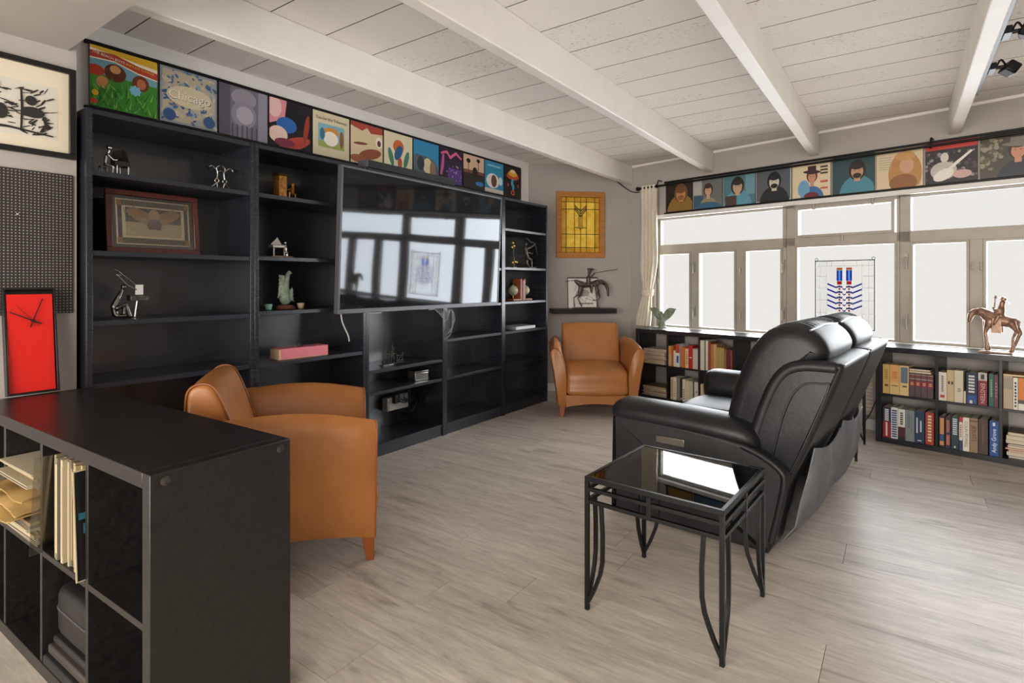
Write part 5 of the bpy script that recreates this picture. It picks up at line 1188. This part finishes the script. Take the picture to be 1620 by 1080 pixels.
printed(ep, ew - 2 * ef, eh - 2 * ef, '#37332d', [([(0.01 + 0.98 * x, 0.015 + 0.97 * z) for x, z in p_], c) for p_, c in sh], -0.006, ef, ef)
MB().box(ef, ew - ef, -0.0105, -0.0095, ef, eh - ef).build('glazing', glass_mat('picture_glass', (0.97, 0.97, 0.97, 1), 0.02, 0.03), ep)

kp = thing('keyboard_figurine', 'shiny metal figurine leaning back at a music stand on the third shelf', 'figurine', on(0.15, 1.12, 1.06), R(90))
g = MB(); g.limb([(-0.045, 0, 0.02), (-0.055, 0, 0.06), (-0.035, 0, 0.10), (-0.02, 0, 0.135)], [0.016, 0.014, 0.013, 0.008]); g.sphere((-0.012, 0, 0.155), 0.014); g.limb([(-0.045, -0.015, 0.05), (-0.01, -0.02, 0.07), (0.01, -0.02, 0.01)], 0.010); g.limb([(-0.045, 0.015, 0.04), (-0.005, 0.02, 0.06), (-0.005, 0.02, 0.008)], 0.010); g.limb([(-0.04, -0.01, 0.012), (0.02, 0, 0.01)], 0.010)
remesh(g.build('figure', M['dark_steel'], kp, smooth=70), 0.004, 1)
MB().tube(catmull([(0.04, -0.01, 0.14), (0.0, -0.012, 0.165), (-0.03, -0.01, 0.20), (-0.045, -0.01, 0.215), (-0.025, -0.01, 0.212)], 4, False), 0.003, 8).build('rod', M['steel'], kp, smooth=60)
MB().tube(catmull([(0.045, 0.01, 0.165), (0.0, 0.012, 0.205), (-0.035, 0.01, 0.235), (-0.05, 0.01, 0.24)], 4, False), 0.003, 8).build('rod', M['steel'], kp, smooth=60)
MB().hexa([(0.035, -0.012, 0.115), (0.07, -0.012, 0.115), (0.07, -0.009, 0.115), (0.035, -0.009, 0.115)], [(0.04, 0.0, 0.165), (0.075, 0.0, 0.165), (0.075, 0.003, 0.165), (0.04, 0.003, 0.165)]).build('sheet', flat('#d2cfcb', 0.4), kp)
g = MB(); g.box(0.01, 0.09, -0.025, 0.025, 0.085, 0.112); g.build('keyboard', M['dark_steel'], kp, bevel=0.002)
MB().tube([(0.035, 0, 0.0035), (0.045, 0, 0.085)], 0.004, 8).build('stand', M['steel'], kp)

oh = thing('outhouse_figurine', 'golden brown figurine of an upright hut and seated figure', 'figurine', on(0.15, 1.955, 1.755), R(90))
GB = noisy('golden_bronze', '#6d4517', '#b07c30', 0.4, nscale=40, metal=0.5)
g = MB(); g.box(-0.03, 0.022, -0.03, 0.03, 0, 0.14); g.build('hut', GB, oh, bevel=0.002)
MB().hexa([(-0.042, -0.038, 0.14), (0.036, -0.038, 0.14), (0.036, 0.038, 0.14), (-0.042, 0.038, 0.14)], [(-0.03, -0.03, 0.156), (0.022, -0.03, 0.156), (0.022, 0.03, 0.156), (-0.03, 0.03, 0.156)]).build('roof', flat('#3a2a18', 0.5), oh)
g = MB(); g.limb([(0.075, -0.005, 0.045), (0.08, -0.005, 0.08)], [0.014, 0.011]); g.sphere((0.08, -0.005, 0.1), 0.013); g.limb([(0.075, -0.012, 0.045), (0.05, -0.015, 0.045), (0.05, -0.015, 0.006)], 0.007); g.limb([(0.085, 0.004, 0.045), (0.1, 0.0, 0.04), (0.1, 0, 0.006)], 0.007); g.limb([(0.075, -0.01, 0.075), (0.04, -0.02, 0.06)], 0.006)
remesh(g.build('figure', GB, oh, smooth=70), 0.004, 1)

sp_ = thing('piano_figurine', 'small silver figurine at an upright piano with raised lid', 'figurine', on(0.15, 1.94, 1.39), R(90))
MB().box(-0.06, 0.075, -0.035, 0.035, 0, 0.010).build('base', flat('#7a5a42', 0.5), sp_, bevel=0.002)
MB().box(-0.055, 0.025, -0.03, 0.03, 0.06, 0.075).build('piano', flat('#a39c92', 0.3, 0.7), sp_, bevel=0.002)
MB().loft([[(-0.055, y, 0.078), (0.02, y, 0.078), (-0.01, y, 0.125)] for y in (-0.002, 0.002)]).build('piano_lid', flat('#8d857a', 0.35, 0.7), sp_)
for x, y in ((-0.05, -0.025), (0.02, -0.025), (-0.015, 0.025)): MB().tube([(x, y, 0.010), (x, y, 0.06)], 0.003, 8).build('leg', M['steel'], sp_)
g = MB(); g.limb([(0.05, 0, 0.035), (0.047, 0, 0.075)], [0.009, 0.007]); g.sphere((0.044, 0, 0.094), 0.010); g.limb([(0.047, -0.01, 0.07), (0.02, -0.012, 0.078)], 0.004); g.limb([(0.05, -0.006, 0.035), (0.032, -0.008, 0.035), (0.032, -0.008, 0.012)], 0.005); g.limb([(0.055, 0, 0.035), (0.055, 0, 0.011)], 0.008)
remesh(g.build('figure', M['steel'], sp_, smooth=70), 0.003, 1)

ph = thing('bird_statue', 'grey green carved bird statue with layered feathers on a wooden base', 'statue', on(0.15, 1.985, 1.07), R(90))
MB().lathe([(0.055, 0), (0.06, 0.008), (0.05, 0.02), (0.045, 0.026)], (0, 0, 0), 14).build('base', flat('#5a3324', 0.5), ph, smooth=40)
m = MB(); m.limb([(0.0, 0, 0.058), (-0.012, 0, 0.09), (-0.008, 0, 0.13), (0.005, 0, 0.18), (0.018, 0, 0.215)], [0.034, 0.036, 0.030, 0.020, 0.013], 10); m.sphere((0.026, 0, 0.228), 0.014); m.limb([(0.03, 0, 0.228), (0.048, 0, 0.222)], [0.007, 0.003])
for k in range(6): m.limb([(-0.02, -0.01, 0.10 + 0.02 * k), (-0.045, -0.012, 0.095 + 0.022 * k), (-0.06 + 0.004 * k, -0.012, 0.07 + 0.026 * k)], [0.012, 0.010, 0.004])
for k in range(5): m.limb([(0.01, -0.012, 0.05 + 0.014 * k), (0.035, -0.014, 0.06 + 0.014 * k), (0.055 - 0.004 * k, -0.012, 0.045 + 0.022 * k)], [0.012, 0.010, 0.004])
remesh(m.build('figure', M['green_stone'], ph, smooth=80), 0.0045, 1)
for lab, y, col in (('tiny pale green cup left of the bird statue', 1.86, '#7fb0a0'), ('tiny tan cup right of the bird statue', 2.08, '#a3927a')):
    c_ = MB(); c_.lathe([(0.014, 0), (0.018, 0.004), (0.024, 0.035), (0.022, 0.035), (0.016, 0.008), (0.001, 0.006)], (0, 0, 0), 16)
    tag(c_.build('cup', flat(col, 0.35), loc=on(0.17, y, 1.07), smooth=50), lab, 'cup', 'tiny cups by the bird statue')

pb = thing('gift_box', 'long pink box with a cream end and a dark ribbon', 'box', on(0.17, 1.90, 0.765), R(86))
MB().box(0, 0.33, -0.055, 0.055, 0, 0.062).build('box_base', flat('#c9a884', 0.6), pb, bevel=0.001)
MB().box(0.012, 0.331, -0.0565, 0.0565, 0.004, 0.066).build('lid', flat('#cf7280', 0.45), pb, bevel=0.001)
MB().tube(catmull([(0.16, -0.01, 0.067), (0.145, 0, 0.08), (0.165, 0.005, 0.085), (0.18, 0, 0.075), (0.172, -0.012, 0.068)], 4, False), 0.005, 8).build('ribbon', flat('#2a1f24', 0.5), pb, smooth=60)

rg = thing('windmill_sculpture', 'spiky dark metal sculpture of a mast and fence on the lower shelf', 'sculpture', on(0.16, 2.80, 0.62), R(90))
MB().box(-0.05, 0.05, -0.03, 0.03, 0, 0.006).build('base', M['dark_steel'], rg)
def rods(pts, nm): 
    for a, b in pts: MB().tube([a, b], 0.0035, 6).build(nm, M['dark_steel'], rg)
rods([((0.0, 0, 0.006), (-0.008, 0, 0.235)), ((-0.008, 0, 0.235), (0.03, 0, 0.228)), ((0.0, 0, 0.20), (0.03, 0, 0.19)), ((-0.03, 0, 0.006), (-0.02, 0, 0.12))], 'mast')
rods([((0.05, 0.0, 0.006), (0.06, 0, 0.15)), ((0.02, 0.005, 0.06), (0.09, 0, 0.12)), ((0.03, 0, 0.10), (0.08, 0, 0.04)), ((0.0, 0, 0.08), (0.10, 0, 0.075)), ((0.08, 0, 0.006), (0.07, 0, 0.1)), ((0.055, 0, 0.13), (0.085, 0, 0.11))], 'strut')
rods([((0.11, 0, 0.006), (0.11, 0, 0.065)), ((0.16, 0, 0.006), (0.165, 0, 0.08)), ((0.10, 0, 0.06), (0.175, 0, 0.055)), ((0.11, 0, 0.01), (0.165, 0, 0.07)), ((0.10, 0, 0.02), (0.18, 0, 0.02)), ((0.05, 0, 0.0045), (0.18, 0, 0.0045))], 'fence_rail')

sv = thing('steel_box', 'small shiny steel box with a lid on the shelf below the television', 'box', on(0.16, 3.06, 0.465), R(80))
MB().box(0, 0.125, -0.05, 0.05, 0, 0.062).build('box_base', M['steel'], sv, bevel=0.003)
MB().box(-0.002, 0.127, -0.052, 0.052, 0.062, 0.078).build('lid', flat('#b9b6b2', 0.2, 1.0), sv, bevel=0.003)
ps = thing('power_strip', 'white power strip with black plugs at the back of the lowest shelf', 'power strip', on(-0.03, 2.965, 0.215), R(90)); ps.scale = (0.66, 1, 1)
MB().box(0, 0.34, -0.02, 0.04, 0, 0.105).build('strip', flat('#cfcdca', 0.4), ps, bevel=0.006)
MB().box(-0.003, 0.035, -0.022, 0.04, 0.002, 0.103).build('end_cap', flat('#a79f97', 0.5), ps, bevel=0.004)
for x in (0.07, 0.15, 0.22): MB().box(x, x + 0.055, -0.06, -0.02, 0.06, 0.13).build('plug', flat('#1d1d20', 0.4) if x < 0.1 else flat('#6a6d72', 0.4), ps, bevel=0.004)
for k in range(3): MB().tube(catmull([(0.1 + 0.06 * k, -0.06, 0.09), (0.2 + 0.05 * k, -0.085, 0.06), (0.36 + 0.03 * k, -0.08, 0.12 - 0.02 * k), (0.42, -0.05, 0.02), (0.34, -0.03, -0.06), (0.22, -0.03, -0.03 - 0.02 * k)], 5, False), 0.005, 6).build('cord', M['black_plastic'], ps, smooth=60)

ar = thing('archer_statue', 'dark bronze kneeling archer statue drawing a bow', 'statue', on(0.16, 4.70, 1.38), R(90))
MB().box(-0.02, 0.11, -0.035, 0.035, 0, 0.012).build('base', flat('#6b6763', 0.5), ar, bevel=0.002)
g = MB(); g.limb([(0.0, 0, 0.10), (-0.03, 0, 0.15), (-0.045, 0, 0.20)], [0.018, 0.020, 0.022]); g.sphere((-0.04, 0, 0.245), 0.019); g.limb([(-0.04, -0.02, 0.20), (0.02, -0.02, 0.215), (0.10, -0.02, 0.255)], 0.011); g.limb([(-0.045, 0.02, 0.20), (0.0, 0.02, 0.165), (0.08, 0.0, 0.155)], 0.010); g.limb([(0.0, -0.01, 0.10), (0.055, -0.01, 0.09), (0.06, -0.01, 0.018)], [0.016, 0.013, 0.010]); g.limb([(0.0, 0.01, 0.10), (-0.005, 0.01, 0.05), (0.03, 0.01, 0.018)], [0.016, 0.013, 0.010])
remesh(g.build('figure', M['bronze'], ar, smooth=70), 0.0055, 1)
MB().tube(catmull([(-0.055, -0.025, 0.30), (0.02, -0.025, 0.27), (0.10, -0.022, 0.255), (0.13, -0.022, 0.19), (0.15, -0.022, 0.14)], 4, False), 0.005, 8).build('bow', M['bronze'], ar, smooth=60)
sk = thing('brass_figurine', 'brass wire figurine with gold pieces beside the archer statue', 'figurine', on(0.16, 4.42, 1.38), R(90))
BR = flat('#b59a52', 0.3, 0.9)
MB().box(-0.02, 0.05, -0.03, 0.03, 0, 0.008).build('base', M['bronze'], sk)
MB().tube(catmull([(0.03, 0, 0.008), (0.035, 0, 0.09), (0.02, 0, 0.15), (0.035, 0, 0.22)], 4, False), 0.005, 8).build('stem', M['bronze'], sk, smooth=60)
for k, (x, z) in enumerate(((-0.02, 0.20), (0.015, 0.215), (-0.005, 0.245), (-0.01, 0.05), (0.03, 0.06), (0.06, 0.055))): MB().sphere((x, -0.012, z), (0.018, 0.012, 0.015), 8, 5).build('gold_piece', BR, sk, smooth=70)

for k, (y0, sx, lab) in enumerate(((4.50, -1, 'wooden bookend with a small globe, left of the pair'), (4.585, 1, 'wooden bookend with a small globe, right of the pair'))):
    b = thing('globe_bookend', lab, 'bookend', on(0.16, y0, 1.055), R(90), 'globe bookends')
    WD = noisy('red_wood', '#7d3f22', '#96512e', 0.4, scale=(1, 1, 6), nscale=10)
    MB().box(*sorted((0, -sx * 0.022)), -0.05, 0.05, 0, 0.215).build('upright', WD, b, bevel=0.003)
    MB().box(*sorted((0.0005 * sx, sx * 0.125)), -0.05, 0.05, 0, 0.018).build('foot', WD, b, bevel=0.003)
    m = MB(); m.sphere((sx * 0.06, 0, 0.10), 0.05, 18, 12); m.build('globe', noisy('globe_print', '#b9b08a', '#6f8d86', 0.35, nscale=14, ramp=(0.45, 0.55)), b, smooth=80)
    MB().tube([(sx * 0.06, 0, 0.018), (sx * 0.06, 0, 0.051)], 0.006, 8).build('stem', BR, b)
    MB().tube([(sx * 0.06 + 0.054 * math.cos(q), 0, 0.10 + 0.054 * math.sin(q)) for q in [math.pi * 2 * j / 20 for j in range(20)]], 0.003, 6, closed=True).build('meridian', BR, b)
MB_ = MB().box(0, 0.031, -0.05, 0.05, 0, 0.20)
b = thing('book', 'dark red book held between the globe bookends', 'book', on(0.16, 4.527, 1.055), R(90))
MB().box(0, 0.031, -0.055, -0.051, 0, 0.20).box(0, 0.002, -0.051, 0.06, 0, 0.20).box(0.029, 0.031, -0.051, 0.06, 0, 0.20).build('cover', flat('#7a3b28', 0.5), b)
MB().box(0.0022, 0.0288, -0.0508, 0.055, 0.004, 0.196).build('pages', M['paper'], b)
flat_book('white and grey book lying flat on the far bookcase', (0.25, 4.36, 0.7765), R(88), 0.33, 0.2, 0.03, '#8d8d92', None, '#c9c9cc')

# ---- inside the foreground cabinet (local x along its front)
CA = (0.343, 0.527); cc, cs_ = math.cos(CABR), math.sin(CABR)
def CB(x, y, z): return (CA[0] + cc * x - cs_ * y, CA[1] + cs_ * x + cc * y, z)
CW = ccw; cell = lambda c: 0.04 + c * (CW + 0.018)
zc = 0.77 / 2 + 0.0095 + 0.0008
r = random.Random(9)
x = cell(2) + 0.07
tones = ['#94825c', '#a08f6c', '#6e6758', '#96856a', '#7f6546', '#aa9d80', '#5b5145', '#927a58', '#a3977c', '#48443f', '#866f4e', '#aca086']
LN = ['cream', 'pale tan', 'grey', 'buff', 'brown', 'ivory', 'dark taupe', 'sand', 'off-white', 'charcoal', 'ochre', 'white']
REC = 'standing record in the cabinet'
for k in range(14):
    w_ = (0.022 if k == 0 else r.uniform(0.008, 0.018)); lean = -0.5 - 0.05 * k
    nm = LN[k % 12]
    o = thing('record', '%s %s, %s from the left of the row' % (nm, REC, (ORD + ['thirteenth', 'fourteenth'])[k]), 'record', CB(x, 0.004 + r.uniform(0, 0.02), zc), CABR, 'records standing in the cabinet')
    MB().box(0, w_, 0, 0.312, 0, 0.310).build('sleeve', flat(tones[k % 12], 0.7), o)
    MB().box(0.001, w_ - 0.001, -0.0006, 0.0, 0.02, 0.29).build('spine', flat(tones[(k + 3) % 12], 0.7), o)
    x += w_ + 0.0009
o = thing('record', 'glossy dark record with blue picture pulled forward from the row', 'record', CB(cell(2) + CW - 0.009, -0.016, zc + 0.001), 0, 'records standing in the cabinet', rot=(0, R(-5), CABR))
MB().box(0, 0.004, 0, 0.30, 0, 0.308).build('sleeve', flat('#b9a98a', 0.6), o)
m = MB(); m.mi = 0; m.poly([(0.0044, 0.003, 0.003), (0.0044, 0.309, 0.003), (0.0044, 0.309, 0.305), (0.0044, 0.003, 0.305)])
for k, (a, b_, c, d_) in enumerate(((0.01, 0.2, 0.17, 0.185), (0.02, 0.24, 0.13, 0.155), (0.03, 0.3, 0.09, 0.11))): m.mi = 1; m.poly([(0.0046, a, c), (0.0046, b_, c + 0.006), (0.0046, b_, d_), (0.0046, a, d_ + 0.004)])
m.build('print', [flat('#1b1c1c', 0.2), flat('#2f5f70', 0.2)], o)
o = thing('plastic_sleeve', 'clear plastic record cover leaning against the row of records', 'plastic sleeve', CB(cell(2) + 0.02, -0.035, zc), rot=(0, R(8), CABR))
MB().box(0, 0.0012, 0, 0.315, 0.0, 0.312).build('film', glass_mat('clear_film', (0.75, 0.75, 0.72, 1), 0.12, 0.2), o)
def stack(c, z, n, where, seed, cols, wd=0.31, grp='records lying in the cabinet'):
    r = random.Random(seed)
    for k in range(n):
        h = r.uniform(0.007, 0.013)
        o = thing('record', '%s record lying %s in the %s' % (LN[cols[k % len(cols)]], ORD[k] + ' from the bottom', where), 'record', CB(cell(c) + 0.008 + r.uniform(0, 0.006), -0.01 + r.uniform(-0.015, 0.02), z), CABR + R(r.uniform(-0.8, 0.8)), grp)
        MB().box(0, wd, 0, wd, 0, h).build('sleeve', flat(tones[cols[k % len(cols)]], 0.7), o)
        MB().box(0.002, wd - 0.002, -0.0006, 0, h * 0.3, h * 0.7).build('spine', flat(tones[(cols[k % len(cols)] + 4) % 12], 0.7), o)
        z += h + 0.0005
    return z
z1 = stack(1, zc, 9, 'second cube stack', 1, [9, 5, 4, 1, 6, 8, 11, 2, 0])
z2 = stack(0, zc, 8, 'first cube stack', 2, [5, 4, 8, 1, 10, 3, 7, 0])
# crumpled paper sleeves spilling out
for k, (cx_, z_, lab, col, dd) in enumerate(((cell(1) + 0.02, z1 + 0.001, 'crumpled yellow paper sleeve at the bottom of the spilling heap', '#a5834a', 0.05), (cell(1) + 0.015, z1 + 0.03, 'crumpled yellow paper sleeve in the middle of the spilling heap', '#aa894f', 0.06), (cell(1) + 0.018, z1 + 0.058, 'crumpled yellow paper sleeve on top of the spilling heap', '#9d7c45', 0.03))):
    r = random.Random(20 + k); rings = []
    for i in range(13):
        row = []
        for j in range(13):
            u, v = i / 12, j / 12
            row.append((u * 0.285, v * 0.29 - 0.03, 0.012 + 0.012 * math.sin(u * 7 + k) * math.cos(v * 5 + k * 2) + r.uniform(-0.004, 0.004) - (dd if v < 0.08 else dd * 0.5 if v < 0.17 else 0) * 0.3))
        rings.append(row)
    m = MB()
    for i in range(13): m.v += rings[i]
    nb = len(m.v); m.v += [(x_, y_, z__ - 0.004) for x_, y_, z__ in m.v[:nb]]
    for i in range(12):
        for j in range(12):
            a = i * 13 + j; m.face([a, a + 1, a + 14, a + 13]); m.face([nb + a, nb + a + 13, nb + a + 14, nb + a + 1])
    for i in range(12):
        for a, b_ in ((i, i + 1), (156 + i, 157 + i), (i * 13, i * 13 + 13), (i * 13 + 12, i * 13 + 25)): m.face([a, b_, nb + b_, nb + a])
    tag(m.build('paper_sleeve', flat(col, 0.8), loc=CB(cx_ + 0.005, -0.02, z_ + 0.012), rz=CABR + R(-3 + 3 * k), smooth=30), lab, 'paper', 'crumpled paper sleeves')
zt = z1 + 0.095
stack(1, zt, 5, 'second cube top pile', 5, [4, 5, 10, 1, 11], 0.30)
# black bag and flat cases in the lower cube
bz_ = 0.0415
for k, (h, c, l) in enumerate(((0.03, '#1b1a1c', 'flat black case at the bottom of the lower cube'), (0.028, '#3a342f', 'dark brown flat case second from the bottom in the lower cube'), (0.022, '#232124', 'flat black case third from the bottom in the lower cube'))):
    m = MB(); m.box(0, 0.30, 0, 0.29, 0, h); tag(m.build('flat_case', flat(c, 0.5), loc=CB(cell(2) + 0.012 + 0.004 * k, 0.0 + 0.012 * k, bz_), rz=CABR, bevel=0.006), l, 'case', 'flat cases in the lower cube'); bz_ += h + 0.0008
bg = thing('zip_bag', 'soft black zip bag on the flat cases in the lower cube', 'bag', CB(cell(2) + 0.165, 0.17, bz_ + 0.082), CABR)
m = MB(); m.pillow((0, 0, 0), (0.15, 0.145, 0.08), 0.28); m.build('body', noisy('black_nylon', '#131213', '#1e1d1e', 0.45, nscale=20, bump=0.3, bscale=60), bg, smooth=60)
MB().tube([(0.149 * math.copysign(abs(math.cos(q)) ** 0.28, math.cos(q)), 0.144 * math.copysign(abs(math.sin(q)) ** 0.28, math.sin(q)), 0.012) for q in [2 * math.pi * k / 40 for k in range(40)]], 0.004, 6, closed=True).build('zip', flat('#3a393b', 0.4), bg)
# ceiling cable in the corner
cd = MB(); cd.tube(catmull([D(1.0, 0.012, 2.44), D(1.1, 0.02, 2.36), (D1[0] + 0.02, D1[1] - 0.02, 2.29), W(-2.42, WALL - 0.012, 2.27)], 6, False), 0.006, 6)
tag(cd.build('ceiling_cable', M['black_plastic'], smooth=60), 'black cable drooping in the ceiling corner by the curtain', 'cable')
